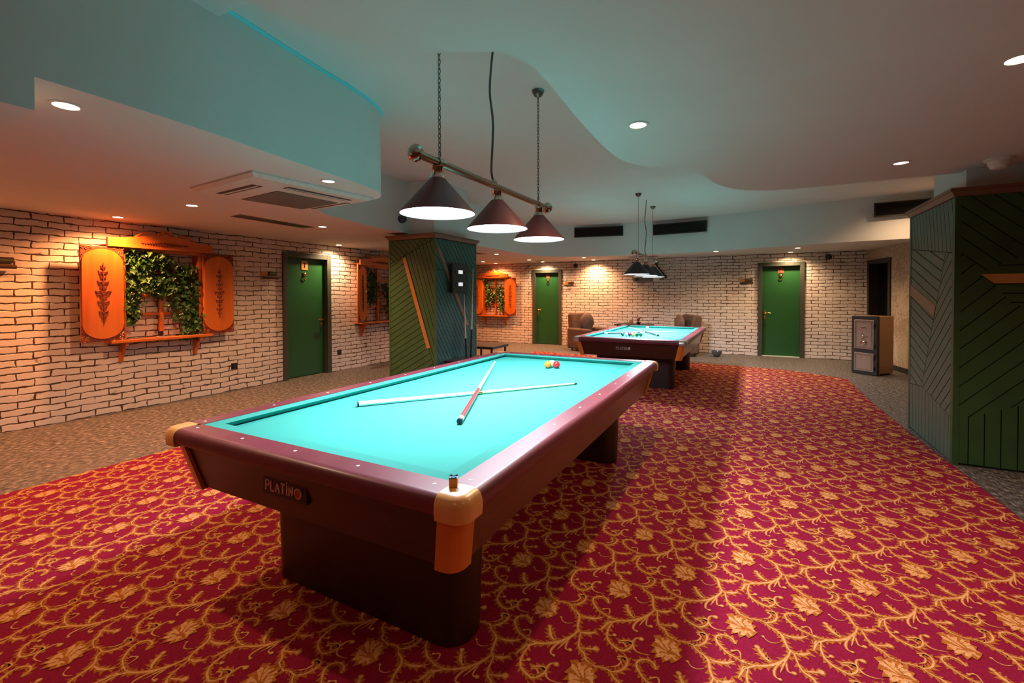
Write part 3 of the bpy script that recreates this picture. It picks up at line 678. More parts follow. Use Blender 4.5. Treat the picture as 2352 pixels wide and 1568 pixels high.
def lamp(label,x,ys,barz,y0,y1,rimz,shade,power,rods,cord,bulbm):
    t=thing('billiard_lamp',label,'pendant lamp',(x,(y0+y1)/2,barz)); cy=(y0+y1)/2
    L=lambda px,py,pz:(px,py-cy,pz-barz)
    obj('bar',MB().tube([L(0,y0,barz),L(0,y1,barz)],.021,16),M['steel'],t)
    for s,y in ((-1,y0),(1,y1)):
        mb=MB(); n=14
        prof=[(.018,0),(.024,.004),(.034,.012),(.042,.026),(.043,.036),(.036,.048),(.020,.056),(.004,.058)]
        rs=[]
        for r,h in prof:
            rs.append([L(r*(1+.09*(k%2))*math.cos(2*PI*k/28),y+s*h,barz+r*(1+.09*(k%2))*math.sin(2*PI*k/28)) for k in range(28)])
        mb.loft(rs); obj('finial',mb,M['nickel'],t)
    for y in rods:
        mb=MB()
        if cord: chain(mb,0,y-cy,.035,ZU-.045-barz)
        else: mb.tube([L(0,y,barz+.03),L(0,y,ZU-.04)],.003,6)
        obj('chain' if cord else 'rod',mb,M['chain'],t)
        mb=MB().lathe([(.026,-.024),(.026,.024)],L(0,y,barz),16,'y'); mb.tube([L(0,y,barz+.02),L(0,y,barz+.05)],.006,8); obj('collar',mb,M['nickel'],t)
        obj('canopy',MB().lathe([(.006,ZU-.062-barz),(.012,ZU-.055-barz),(.030,ZU-.045-barz),(.045,ZU-.022-barz),(.050,ZU-.001-barz)],(0,y-cy,0),24),M['chain'],t)
    yc=cord[0] if cord else 8.06
    pts=[L(dx,yc+dy,z) for dx,dy,z in ([(0,0,barz+.02),(-.012,-.01,barz+.10),(.004,-.02,barz+.28),(.012,-.03,barz+.42),(-.010,-.03,barz+.60),(0,-.03,barz+.76),(.012,-.02,ZU)])]
    obj('power_cable',MB().tube(smooth_path(pts,5),.0075 if cord else .006,8),M['cable'],t)
    obj('cable_clip',MB().box(-.012,.012,yc-cy-.01,yc-cy+.03,.018,.04),M['chrome'],t,bevel=.003)
    for y in ys:
        sh=MB(); r=.205; h=.195
        sh.mi=0; sh.lathe([(r,rimz-barz),(r-.001,rimz-barz+.004),(.038,rimz-barz+h)],(0,y-cy,0),48,cap=False)
        sh.mi=1; sh.lathe([(r-.003,rimz-barz),(.034,rimz-barz+h-.006),(.004,rimz-barz+h-.006)],(0,y-cy,0),48,cap=False)
        sh.mi=0; sh.lathe([(r,rimz-barz),(r-.003,rimz-barz)],(0,y-cy,0),48,cap=False)
        so=obj('lamp_shade',sh,[M[shade],M['shade_in']],t)
        k=MB().lathe([(.042,rimz+h-.008-barz),(.042,rimz+h+.008-barz),(.033,rimz+h+.012-barz),(.033,rimz+h+.055-barz),(.036,rimz+h+.06-barz),(.018,-.018)],(0,y-cy,0),24)
        obj('socket',k,M['chrome'],so)
        obj('diffuser',MB().lathe([(.194,rimz+.006-barz),(.0,rimz+.006-barz)],(0,y-cy,0),40,cap=False),M[bulbm],so,smooth=False)
        lo=light('lamp_light','AREA',L(0,y,rimz-.004),power,(.90,.90,1.),.20,t,spread=math.radians(165)); lo.visible_camera=True
    return t
lamp('three maroon cone shades on a chain hung bar above the near table',-1.51,(2.01,2.665,3.34),2.118,1.86,3.475,1.838,'shade_red',LAMP1,(2.03,3.33),(2.62,),'bulb')
lamp('three black cone shades hung on thin rods above the far table',-1.62,(7.36,8.06,8.74),2.05,7.22,8.98,1.715,'shade_black',LAMP2,(7.47,8.69),None,'bulb2')

# ------------------------------------------------------------------ panel clad columns
mc=thing('clad_column','square column clad in green and teal angled boards, orange batten on its face','column',(-4.265,5.585,0))
mcx,mcy=-4.265,5.585
X0,X1,Y0,Y1=-4.68,-3.85,5.06,6.11
loc=lambda x,y,z:(x-mcx,y-mcy,z)
obj('core',MB().box(X0-mcx+.014,X1-mcx-.014,Y0-mcy+.014,Y1-mcy-.014,0,2.19).box(-.30,.30,-.38,.38,2.19,ZU),M['groove'],mc,smooth=False)
obj('pier',MB().box(-.32,.32,-.42,.42,2.24,ZU-.002),M['paint'],mc,smooth=False)
# front face (towards -y)
ff=lambda a,b,w:(X0-mcx+a,Y0-mcy+.014-w,b); W=X1-X0
st=math.atan2(.65-1.92,.70-.29)   # direction of the batten
mb=MB(); A0,A1=1.845,2.165
top=[(.02,A0),(W-.02,A1),(W-.02,2.18),(.02,2.18)]
boards(mb,top,math.radians(-42),.066,.008,ff,0,.014)
sx0,sz0,sx1,sz1=.285,1.93,.715,.655
# line of batten: split left / right of it
dx,dz=sx1-sx0,sz1-sz0; nx,nz=dz,-dx; c0=nx*sx0+nz*sz0
full=[(.02,.02),(W-.02,.02),(W-.02,A1),(.02,A0)]
s=1 if (nx*0+nz*1.0-c0)<0 else -1
left=clip(full,s*nx,s*nz,s*c0); right=clip(full,-s*nx,-s*nz,-s*c0)
boards(mb,left,math.radians(29),.078,.008,ff,0,.014); boards(mb,right,math.atan2(-dz,-dx),.066,.008,ff,0,.014)
obj('front_panel',mb,M['green1'],mc,smooth=False)
n=Vector((nx,nz)).normalized()*.030; e=Vector((dx,dz)).normalized()*.02
bt=MB().prism([(sx0+n.x,sz0+n.y),(sx1+n.x,sz1+n.y),(sx1-n.x,sz1-n.y),(sx0-n.x,sz0-n.y)],.004,.024,ff); obj('batten',bt,M['inlay'],mc,bevel=.002,smooth=False)
# right face (towards +x)
rf=lambda a,b,w:(X1-mcx-.014+w,Y0-mcy+a,b); W=Y1-Y0
q0,q1=(.06,2.06),(.80,.93); dx,dz=q1[0]-q0[0],q1[1]-q0[1]; aa=math.atan2(-dz,-dx)
mb=MB(); boards(mb,[(.02,.02),(W-.02,.02),(W-.02,1.75),(.02,1.75)],aa,.066,.008,rf,0,.014)
boards(mb,[(.02,1.75),(W-.02,1.75),(W-.02,2.18),(.02,2.18)],math.radians(-50),.075,.008,rf,0,.014)
obj('side_panel',mb,M['green2'],mc,smooth=False)
n=Vector((dz,-dx)).normalized()*.028
obj('batten',MB().prism([(q0[0]+n.x,q0[1]+n.y),(q1[0]+n.x,q1[1]+n.y),(q1[0]-n.x,q1[1]-n.y),(q0[0]-n.x,q0[1]-n.y)],.004,.022,rf),M['inlay2'],mc,bevel=.002,smooth=False)
mb=MB()
for x,y in ((X0,Y0),(X1,Y0),(X1,Y1),(X0,Y1)):
    x_=x-mcx; y_=y-mcy; s_=.022; mb.box(x_-(s_ if x==X1 else .004),x_+(s_ if x==X0 else .004),y_-(.004 if y==Y0 else s_),y_+(s_ if y==Y0 else .004),0,2.19)
obj('corner_bead',mb,M['green1'],mc,smooth=False)
def cornice(parent,x0,x1,y0,y1,z):
    mb=MB(); 
    mb.frustum((x0-.008,x1+.008,y0-.008,y1+.008),z,(x0-.035,x1+.035,y0-.035,y1+.035),z+.04)
    mb.box(x0-.042,x1+.042,y0-.042,y1+.042,z+.04,z+.066)
    return obj('cornice',mb,M['cornice'],parent,bevel=.004,smooth=False)
cornice(mc,X0-mcx,X1-mcx,Y0-mcy,Y1-mcy,2.185)

# wide clad pier on the right
rc=thing('clad_column','wide dark green clad pier at the right edge with chevron boards and orange inlay','column',(2.43,5.53,0))
rx,ry=2.43,5.53; X0,X1,Y0,Y1=1.46,3.30,4.95,6.12
obj('core',MB().box(X0-rx+.014,X1-rx-.014,Y0-ry+.014,Y1-ry-.014,0,2.18),M['groove'],rc,smooth=False)
obj('pier',MB().box(1.565-rx,3.2-rx,5.09-ry,5.84-ry,2.2,ZU-.002),M['paint'],rc,smooth=False)
lf=lambda a,b,w:(X0-rx+.014-w,Y0-ry+a,b); W=Y1-Y0
mb=MB()
boards(mb,[(.05,1.73),(W-.03,1.85),(W-.03,2.18),(.05,2.18)],math.radians(78),.088,.009,lf,0,.014,off=.02)
v0,v1=(.20,1.75),(.78,.50)
boards(mb,[(.05,1.73),v0,v1,(.05,.375)],math.radians(-38),.085,.009,lf,0,.014)
boards(mb,[v0,(W-.03,1.85),(W-.03,.465),v1],math.radians(18),.095,.009,lf,0,.014)
boards(mb,[(.05,.02),(.78,.02),v1,(.05,.375)],PI/2,.095,.009,lf,0,.014,inset=False)
boards(mb,[(.78,.02),(W-.03,.02),(W-.03,.465),v1],PI/2,.095,.009,lf,0,.014,inset=False)
obj('side_panel',mb,M['green4'],rc,smooth=False)
il=clip(clip([(.42,1.285),(W-.03,1.485),(W-.03,1.375),(.47,1.195)],1,0,W-.03),-1,0,-.3)
obj('inlay',MB().prism(il,.012,.0165,lf),M['inlay2'],rc,smooth=False)
rf=lambda a,b,w:(X0-rx+a,Y0-ry+.014-w,b); W=X1-X0
# regions measured on the front face: a = x-1.46
T0=(.035,1.745); T1=(.165,1.56); T2=(.35,1.30); T3=(.32,1.66)
mb=MB()
WR=W-.03
boards(mb,[(.035,2.18),(.035,1.745),(.165,1.56),(.32,1.66)],math.radians(-43),.092,.008,rf,0,.014,inset=False)
boards(mb,[(.035,2.18),(.32,1.66),(.40,1.68),(WR,1.68),(WR,2.18)],math.radians(-43),.092,.008,rf,0,.014,inset=False)
boards(mb,[(.165,1.56),(.35,1.30),(WR,1.30),(WR,1.68),(.40,1.68),(.32,1.66)],0,.073,.008,rf,0,.014,off=.012,inset=False)
ln=(WR-.035); f_=lambda x:.375+(x-.035)*.42
boards(mb,[(.035,.375),(.165,f_(.165)),(.165,1.56),(.035,1.745)],math.radians(46),.105,.008,rf,0,.014,inset=False)
boards(mb,[(.165,f_(.165)),(.35,f_(.35)),(.35,1.30),(.165,1.56)],math.radians(46),.105,.008,rf,0,.014,inset=False)
boards(mb,[(.35,f_(.35)),(WR,f_(WR)),(WR,1.30),(.35,1.30)],math.radians(46),.105,.008,rf,0,.014,inset=False)
boards(mb,[(.035,.02),(WR,.02),(WR,f_(WR)),(.035,.375)],PI/2,.095,.008,rf,0,.014,inset=False)
obj('front_panel',mb,M['green3'],rc,smooth=False)
obj('inlay',MB().prism([(.155,1.551),(.235,1.476),(W-.03,1.476),(W-.03,1.551)],.012,.019,rf),M['inlay'],rc,smooth=False)
mb=MB()
for x,y in ((X0,Y0),(X0,Y1)): mb.box(x-rx-.003,x-rx+.036,(y-ry if y==Y0 else y-ry-.03)-.003,(y-ry if y==Y0 else y-ry-.03)+.05,0,2.18)
obj('corner_bead',mb,M['green3'],rc,smooth=False)
cornice(rc,X0-rx,X1-rx,Y0-ry,Y1-ry,2.18)

# ------------------------------------------------------------------ carved shutter windows (local: x right, -y into the room, z up)
def prismxz(mb,poly,y0,y1): return mb.prism(poly,y0,y1,lambda a,b,w:(a,w,b))
def ornament(mb,cx,z0,z1,y,w,rnd):   # slender symmetrical scroll column
    n=11
    for k in range(n):
        z=z0+(z1-z0)*(k+.5)/n; f=1-abs(2*(k+.5)/n-1)**1.6; r=w*(.62+.38*f)*(1.25 if k==n//2 else 1)*(.75+.5*(k%2))
        h=(z1-z0)/n*.62
        prismxz(mb,[(cx-r*.28,z),(cx,z+h),(cx+r*.28,z),(cx,z-h)],y,y-.010)
        for s in (-1,1):
            mb.torus((cx+s*r*.55,y-.003,z),r*.30,.0042,10,5,'y',0,1.7*PI)
            prismxz(mb,[(cx+s*r*.3,z+h*.2),(cx+s*r,z+h*.75),(cx+s*r*.75,z)],y,y-.007)
    prismxz(mb,[(cx-.010,z0),(cx,z0-.035),(cx+.010,z0)],y,y-.008); prismxz(mb,[(cx-.010,z1),(cx,z1+.035),(cx+.010,z1)],y,y-.008)
def make_window():
    t=thing('carved_window','','window')
    # frame opening x 0..w ; origin = left side of opening on the wall, z = floor
    w=.86; z0,z1=.875,1.965; d=.15
    f=MB(); f.box(-.03,.025,-d,0,z0-.0,z1+.02); f.box(w-.025,w+.03,-d,0,z0,z1+.02); f.box(.025,w-.025,-d,0,z1-.03,z1+.02)
    obj('window_frame',f,M['orangewood'],t,bevel=.003,smooth=False)
    mu=MB(); mu.box(w/2-.024,w/2+.024,-.07,-.035,z0,z1-.03)
    for z in (1.17,1.40,1.69): mu.box(.025,w/2-.024,-.065,-.04,z-.016,z+.016).box(w/2+.024,w-.025,-.065,-.04,z-.016,z+.016)
    obj('muntins',mu,M['orangewood_h'],t,bevel=.003,smooth=False)
    sh=MB(); sh.box(-.14,w+.12,-.215,0,z0-.035,z0)
    obj('shelf',sh,M['orangewood_h'],t,bevel=.005,smooth=False)
    for x in (.0,w-.035):
        b=MB(); b.prism([(-.0,z0-.035),(-.19,z0-.035),(-.185,z0-.075),(-.13,z0-.10),(-.105,z0-.15),(-.07,z0-.19),(-.045,z0-.27),(-.012,z0-.285),(0,z0-.27)],x,x+.032,lambda a,b_,w_:(w_,a,b_)); obj('bracket',b,M['orangewood'],t,bevel=.003,smooth=False)
    h=MB(); poly=[(-.16,1.972),(w+.13,1.972),(w+.13,2.07)]
    top=[(w+.13,2.075),(w-.02,2.085),(w-.13,2.105),(w-.20,2.14),(w-.28,2.15),(w/2+.08,2.195),(w/2-.02,2.19),(w/2-.12,2.195),(.25,2.15),(.17,2.14),(.10,2.105),(.0,2.085),(-.16,2.075)]
    poly=[(-.16,1.972),(w+.13,1.972)]+top[:3]+[top[3],(w-.22,2.125),(w/2+.06,2.15),(w/2-.06,2.15),(.20,2.125),(.13,2.11)]+top[10:]
    prismxz(h,poly,-.205,-.165)
    # pierced crest: three arches of carved ribbon
    for xa,xb,zt_ in ((.10,.36,2.175),(.31,.57,2.215),(.52,.78,2.175)):
        pts=[(xa+(xb-xa)*k/8,-.185,2.095+(zt_-2.105)*math.sin(PI*k/8)) for k in range(9)]
        h.tube(pts,.012,6)
    for x in (.40,.48): h.tube([(x,-.185,2.105),(x+.02 if x>.44 else x-.02,-.185,2.15),(.44,-.185,2.185)],.008,6)
    h.box(-.16,w+.13,-.17,-.0,1.985,2.0)
    hd=obj('header',h,M['orangewood_h'],t,smooth=False)
    c=MB()
    for k in range(-9,10):
        x=w/2-.01+k*.028; a=(1-abs(k)/10.)*.026+.005
        prismxz(c,[(x-.013,2.035),(x,2.035+a),(x+.013,2.035),(x,2.035-a)],-.205,-.213); c.torus((x,-.207,2.035+a*.4),a*.5,.003,8,4,'y')
    obj('header_carving',c,M['carving'],hd)
    ivx=None
    shutters=[]
    for side,(xa,xb) in (('l',(-.405,-.005)),('r',(w+.015,w+.42))):
        s_=thing_part=bpy.data.objects.new('shutter',None)
        mb=MB(); pw=xb-xa; hinge=xb if side=='l' else xa
        ox=xa-hinge
        mb.box(ox,ox+pw,-.018,0,z0,z1+.0)
        so=obj('shutter',mb,M['orangewood'],t,bevel=.002,smooth=False); bpy.data.objects.remove(s_)
        so.location=(hinge,-.165,0)
        cx=ox+pw/2; rx_=pw/2-.012; zr=.16; pts=[]
        zc0,zc1=z0+.03,z1-.03
        for k in range(13):
            a=PI*k/12; pts.append((cx+rx_*math.cos(a),zc1-zr+zr*math.sin(a)))
        for k in range(13):
            a=PI+PI*k/12; pts.append((cx+rx_*math.cos(a),zc0+zr+zr*math.sin(a)))
        pn=MB(); prismxz(pn,pts,-.018,-.030); obj('raised_panel',pn,M['orangewood'],so,smooth=False)
        cr=MB(); rnd=random.Random(5)
        for sx in (-1,1):
            for sz in (-1,1):
                X=cx+sx*(pw/2-.012); Z=(z1-.012) if sz>0 else (z0+.012)
                zc=(zc1-zr) if sz>0 else (zc0+zr)
                arc=[(cx+sx*(rx_+.004)*math.cos(a),zc+sz*(zr+.004)*math.sin(a)) for a in [PI/2*k/8 for k in range(9)]]
                poly=[(X+sx*.008,zc)]+arc+[(cx,Z+sz*.008)]+[(X+sx*.008,Z+sz*.008)]
                prismxz(cr,poly,-.018,-.022)
                for q in range(9):
                    u=rnd.random(); v=rnd.random()
                    if u+v>1: u,v=1-u,1-v
                    px=X-sx*(u**1.4*.13); pz=Z-sz*(v**1.4*.12)
                    if ((px-cx)/rx_)**2+((pz-zc)/zr)**2>1.06: cr.mi=1; cr.torus((px,-.024,pz),.011,.0035,8,4,'y'); cr.mi=0
        obj('corner_carving',cr,[M['carving'],M['carvelight']],so,smooth=False)
        oc=MB(); ornament(oc,cx,z0+.24,z1-.22,-.030,.048,rnd); obj('centre_carving',oc,M['carving'],so)
        shutters.append(so)
    return t
def leaf_cloud(spine,n,spread,seed,size=.050):
    """ivy leaves along a hanging path; real folded heart-shaped leaves"""
    rnd=random.Random(seed); mb=MB(); L=len(spine)
    for k in range(n):
        u=rnd.random()*(L-1.001); i=int(u); f=u-i
        p=Vector(spine[i])*(1-f)+Vector(spine[i+1])*f
        p+=Vector((rnd.gauss(0,spread[0]),-abs(rnd.gauss(0,spread[1])),rnd.gauss(0,spread[2])))
        p.y=min(p.y,-.045)
        s=size*(.6+.7*rnd.random()); 
        Mx=Matrix.Translation(p)@Matrix.Rotation(rnd.uniform(-.9,.9),4,'Z')@Matrix.Rotation(rnd.uniform(-.8,.6),4,'X')@Matrix.Rotation(rnd.uniform(-1.0,1.0),4,'Y')
        mb.M=Mx; mb.mi=1 if rnd.random()<.17 else 0
        c=.18*s
        mb.add([(0,0,0),(.32*s,-c,.22*s),(.50*s,-c*.6,-.12*s),(.30*s,-c*.5,-.30*s),(.22*s,-c*.4,-.62*s),(0,-.02*s,-1.0*s),(-.22*s,-c*.4,-.62*s),(-.30*s,-c*.5,-.30*s),(-.50*s,-c*.6,-.12*s),(-.32*s,-c,.22*s)],
            [(0,1,2,3),(0,3,4,5),(0,5,6,7),(0,7,8,9)])
    mb.M=Matrix.Identity(4); return mb
def ivy(label,loc,rotz,spines,n,seed,group=None,spread=(.055,.03,.05)):
    t=thing('ivy_garland',label,'ivy',loc,rotz,group)
    fol=MB()
    for i,(sp,nn) in enumerate(zip(spines,n)):
        m=leaf_cloud(sp,nn,spread,seed+i); b=len(fol.v); fol.v+=m.v; fol.f+=[tuple(b+q for q in f) for f in m.f]; fol.m+=m.m
    obj('leaves',fol,[M['leaf'],M['leaf2']],t,recalc=False,smooth=False)
    stm=MB()
    for sp in spines: stm.tube(smooth_path([(x,min(y,-.05),z) for x,y,z in sp],3),.004,5)
    obj('stem',stm,M['leaf'],t)
    return t
def set_shutter(root,i,deg):
    s=[c for c in root.children if c.name.startswith('shutter')][i]; s.rotation_euler=(0,0,math.radians(deg))
w1=make_window(); w1['label']='carved orange shutter window on the left brick wall, nearest to the camera'; w1['group']='carved shutter windows'
w1.location=(XL,2.645,0); w1.rotation_euler=(0,0,PI/2)
w2=copy_tree(w1,(XL,6.47,.0),PI/2,'carved orange shutter window right of the left door, half hidden by the green column')
for s in [c for c in w2.children if c.name.startswith('shutter') and c.location.x<.2]: s.rotation_euler=(0,0,math.radians(24))
w3=copy_tree(w1,(-7.03,YB,-.085),0,'carved orange shutter window on the far back wall, left of the far left door')
w3.scale=(.86,1,1)
L1=[[(.06,-.09,1.93),(.20,-.12,1.90),(.34,-.12,1.88),(.45,-.10,1.84),(.47,-.08,1.65),(.48,-.08,1.50)],[(.08,-.1,1.90),(.12,-.12,1.72),(.16,-.13,1.55),(.10,-.12,1.40),(.07,-.11,1.25),(.10,-.11,1.13)],[(.25,-.12,1.80),(.30,-.12,1.62),(.34,-.11,1.48),(.38,-.1,1.42)]]
L2=[[(.62,-.1,1.74),(.72,-.12,1.70),(.80,-.11,1.55)],[(.64,-.1,1.70),(.66,-.12,1.50),(.70,-.13,1.30),(.74,-.12,1.12),(.76,-.11,.98),(.70,-.11,.93)],[(.76,-.1,1.62),(.78,-.1,1.30),(.80,-.12,1.05),(.82,-.12,.95)],[(.55,-.1,1.55),(.56,-.1,1.35),(.60,-.1,1.1)]]
ivy('artificial ivy in the upper left half of the near shutter window',(XL,2.645,0),PI/2,L1,[300,300,170],11)
ivy('artificial ivy hanging down the right half of the near shutter window',(XL,2.645,0),PI/2,L2,[90,330,250,60],31)
ivy('ivy in the left half of the shutter window beside the green column',(XL,6.47,0),PI/2,[[(.08,-.1,1.90),(.14,-.12,1.7),(.18,-.13,1.5),(.14,-.12,1.35),(.16,-.12,1.25)],[(.2,-.1,1.85),(.25,-.12,1.6),(.24,-.1,1.35)]],[220,200],51)
ivy('ivy in the right half of the shutter window beside the green column',(XL,6.47,0),PI/2,[[(.5,-.1,1.6),(.6,-.12,1.5),(.66,-.12,1.2),(.7,-.12,1.0)]],[260],55)
ivy('ivy in the left half of the shutter window on the back wall',(-7.03,YB,-.085),0,[[(.08,-.1,1.92),(.14,-.12,1.75),(.2,-.12,1.55),(.16,-.12,1.35),(.14,-.12,1.22)],[(.2,-.12,1.55),(.32,-.1,1.5),(.36,-.1,1.35)]],[230,110],61)
ivy('ivy in the right half of the shutter window on the back wall',(-7.03,YB,-.085),0,[[(.48,-.1,1.70),(.58,-.12,1.55),(.62,-.12,1.3),(.64,-.12,1.0)]],[250],66)
cp=thing('cup','small black cup on a pale saucer on the near window shelf','cup',(XL+.17,2.645+.37,.8765))
obj('saucer',MB().lathe([(.03,0),(.045,.008),(.044,.012),(.0,.006)]),M['white'],cp); obj('mug',MB().lathe([(.022,.010),(.028,.02),(.028,.075),(.024,.075),(.022,.02)]),M['black'],cp)

# ------------------------------------------------------------------ small things on the walls
def wall_sign(label,rotz,loc):
    t=thing('wall_sign',label,'sign',loc,rotz,'small signs beside the doors')
    obj('back_plate',MB().box(0,.11,-.02,0,.055,.135),M['signorange'],t,bevel=.003,smooth=False)
    obj('name_board',MB().box(.115,.26,-.035,0,.075,.135),M['signdark'],t,bevel=.004,smooth=False)
    obj('name_strip',MB().box(.135,.25,-.038,-.034,.095,.115),M['brass'],t,smooth=False)
    obj('picture_light',MB().tube([(.0,-.05,.035),(.27,-.05,.035)],.020,10),M['signdark'],t)
    obj('arm',MB().tube([(.01,-.05,.05),(.0,-.0,.06)],.006,6).tube([(.02,-.05,.056),(.26,-.05,.056)],.006,6),M['brass'],t)
wall_sign('small brass and dark wood sign left of the door on the left brick wall',PI/2,(XL,4.455,1.635))
wall_sign('small brass and dark wood sign at the far left edge of the photo',PI/2,(XL,1.515,1.66))
wall_sign('small dark sign right of the far left green door',0,(-4.51,YB,1.605))
wall_sign('small dark sign left of the far right green door',0,(-.235,YB,1.61))
def socket(label,loc,rotz):
    t=thing('wall_socket',label,'socket',loc,rotz,'black wall sockets'); obj('face_plate',MB().box(-.045,.045,-.012,0,-.045,.045),M['black'],t,bevel=.004); obj('insert',MB().lathe([(.024,-.0),(.024,.012),(.018,.0125)],(0,-.004,0),18,'y'),M['blacksoft'],t)
socket('black wall socket left of the door on the left brick wall',(XL,4.03,.355),PI/2); socket('black wall socket right of the door on the left brick wall',(XL,5.965,.345),PI/2)
def camera_dome(label,loc,rotz,mn='black'):
    t=thing('security_camera',label,'camera',loc,rotz); obj('base',MB().lathe([(.06,0),(.06,.025),(.05,.03)],(0,0,0),24,'y'),M[mn],t); obj('dome',MB().sphere((0,-.035,0),.055,20,12),M[mn],t)
camera_dome('dark blue dome camera on the curved ceiling edge above the green column',(-4.40,5.0,2.47),PI/2,'domeblue')
camera_dome('round black camera high on the back wall right of the left far door',(-4.20,YB,2.165),0)
camera_dome('round black camera high on the back wall right of the far right door',(1.445,YB,2.175),0)
t=thing('air_unit','long grey white wall unit on the back wall behind the far lamp','wall unit',(-2.36,YB,1.77))
obj('housing',MB().box(-.28,.35,-.10,0,-.06,.05),M['white'],t,bevel=.01); obj('dark_front',MB().box(-.28,.21,-.108,-.10,-.06,.045),M['grille'],t,smooth=False); obj('outlet',MB().lathe([(.035,0),(.035,.01),(.02,.012)],(-.18,-.104,-.005),16,'y'),M['black'],t)
t=thing('angled_bracket','black angled bracket with a small box on the back wall right of the far lamp','bracket',(-2.1,YB,2.12))
obj('arm',MB().tube([(0,-.1,.02),(.10,-.14,-.10),(.235,-.18,-.27)],.020,8),M['black'],t); obj('mount',MB().box(-.03,.04,-.12,0,-.01,.05),M['black'],t,smooth=False); obj('box',MB().box(.17,.28,-.24,-.13,-.34,-.26),M['black'],t,bevel=.006)

# ------------------------------------------------------------------ vents and ceiling equipment
def wall_vent(label,x0,x1,y0,y1,z0,z1):
    dx,dy=x1-x0,y1-y0; L=math.hypot(dx,dy); a=math.atan2(dy,dx)
    t=thing('wall_vent',label,'vent',(x0,y0,z0),a,'black vents under the raised ceiling'); H=z1-z0
    f=MB(); f.box(0,L,-.02,.02,0,.02).box(0,L,-.02,.02,H-.02,H).box(0,.02,-.02,.02,.02,H-.02).box(L-.02,L,-.02,.02,.02,H-.02); obj('vent_frame',f,M['blacksoft'],t,smooth=False)
    obj('backing',MB().box(.02,L-.02,.012,.03,.02,H-.02),M['black'],t,smooth=False)
    s=MB(); n=9
    for k in range(n):
        z=.025+(H-.05)*(k+.5)/n; s.add([(.02,-.014,z-.008),(L-.02,-.014,z-.008),(L-.02,.012,z+.006),(.02,.012,z+.006),(.02,-.012,z-.011),(L-.02,-.012,z-.011),(L-.02,.014,z+.003),(.02,.014,z+.003)],[(0,1,2,3),(7,6,5,4),(0,4,5,1),(3,2,6,7),(0,3,7,4),(1,5,6,2)])
    obj('slats',s,M['blacksoft'],t,smooth=False)
wall_vent('black slatted vent left of the far lamp cables under the raised ceiling',-3.70,-2.60,10.22,10.42,2.735,2.96)
wall_vent('black slatted vent right of the far lamp cables under the raised ceiling',-1.94,-.83,10.43,10.31,2.70,2.935)
wall_vent('black slatted vent partly hidden by the right green pier',1.80,2.95,9.55,9.48,2.665,2.90)
def slot_vent(label,pts,z=ZC):
    c=[sum(p[i] for p in pts)/4 for i in (0,1)]
    t=thing('slot_vent',label,'vent',(c[0],c[1],z),0)
    P=[(x-c[0],y-c[1]) for x,y in pts]
    q=lambda s:[(x*s[0],y*s[1]) for x,y in P]
    obj('vent_frame',MB().prism(P,-.006,.0),M['cornice'],t,smooth=False)
    long_y=max(y for x,y in P)>max(x for x,y in P)
    s=(.62,.95) if long_y else (.95,.62)
    obj('slot',MB().prism(q(s),-.008,-.004),M['black'],t,smooth=False)
slot_vent('long narrow slot vent in the low ceiling near the left wall',[(-5.19,3.08),(-4.99,3.065),(-5.07,4.09),(-5.27,4.075)])
slot_vent('short dark slot vent in the low ceiling above the far left green door',[(-5.1,11.0),(-4.88,11.0),(-4.88,11.12),(-5.1,11.12)])
slot_vent('dark slot vent in the low ceiling behind the far lamp',[(-2.62,10.95),(-1.95,10.95),(-1.95,11.12),(-2.62,11.12)])
slot_vent('short dark slot vent in the low ceiling just right of the green column',[(-5.35,8.2),(-5.15,8.2),(-5.15,8.6),(-5.35,8.6)])
ac=thing('ceiling_air_conditioner','square ceiling air conditioner with dark central grille on the low left ceiling','air conditioner',(-3.585,2.61,ZC),math.radians(-4.6))
hx,hy=.475,.545
mb=MB(); mb.loft([[(-hx,-hy,0),(hx,-hy,0),(hx,hy,0),(-hx,hy,0)],[(-hx,-hy,-.012),(hx,-hy,-.012),(hx,hy,-.012),(-hx,hy,-.012)],[(-hx+.03,-hy+.03,-.035),(hx-.03,-hy+.03,-.035),(hx-.03,hy-.03,-.035),(-hx+.03,hy-.03,-.035)]]); obj('panel',mb,M['white'],ac,smooth=False)
obj('grille',MB().prism([(-.425,-.16),(.15,-.17),(.15,.41),(-.40,.41)],-.040,-.034),M['grille'],ac,smooth=False)
for q in ([(-.36,-.40),(.20,-.40),(.20,-.32),(-.36,-.32)],[(.28,-.20),(.36,-.20),(.36,.40),(.28,.40)],[(-.32,.45),(.22,.45),(.22,.49),(-.32,.49)]):
    s=obj('louvre',MB().prism(q,-.0375,-.034),M['black'],ac,smooth=False)
    (ax,ay_),(bx,by_)=q[0],q[2]
    if bx-ax>by_-ay_: f=MB().box(ax+.01,bx-.01,(ay_+by_)/2-.008,(ay_+by_)/2+.012,-.041,-.0375)
    else: f=MB().box((ax+bx)/2-.012,(ax+bx)/2+.008,ay_+.01,by_-.01,-.041,-.0375)
    obj('flap',f,M['white'],s,smooth=False)
sd=thing('smoke_detector','round white smoke detector on the ceiling above the right green pier','smoke detector',(1.66,4.80,ZS))
obj('base',MB().lathe([(.085,0),(.085,-.012),(.072,-.02)],n=28),M['white'],sd); obj('chamber',MB().lathe([(.066,-.018),(.058,-.055),(.045,-.075),(.02,-.08)],n=28),M['white'],sd)

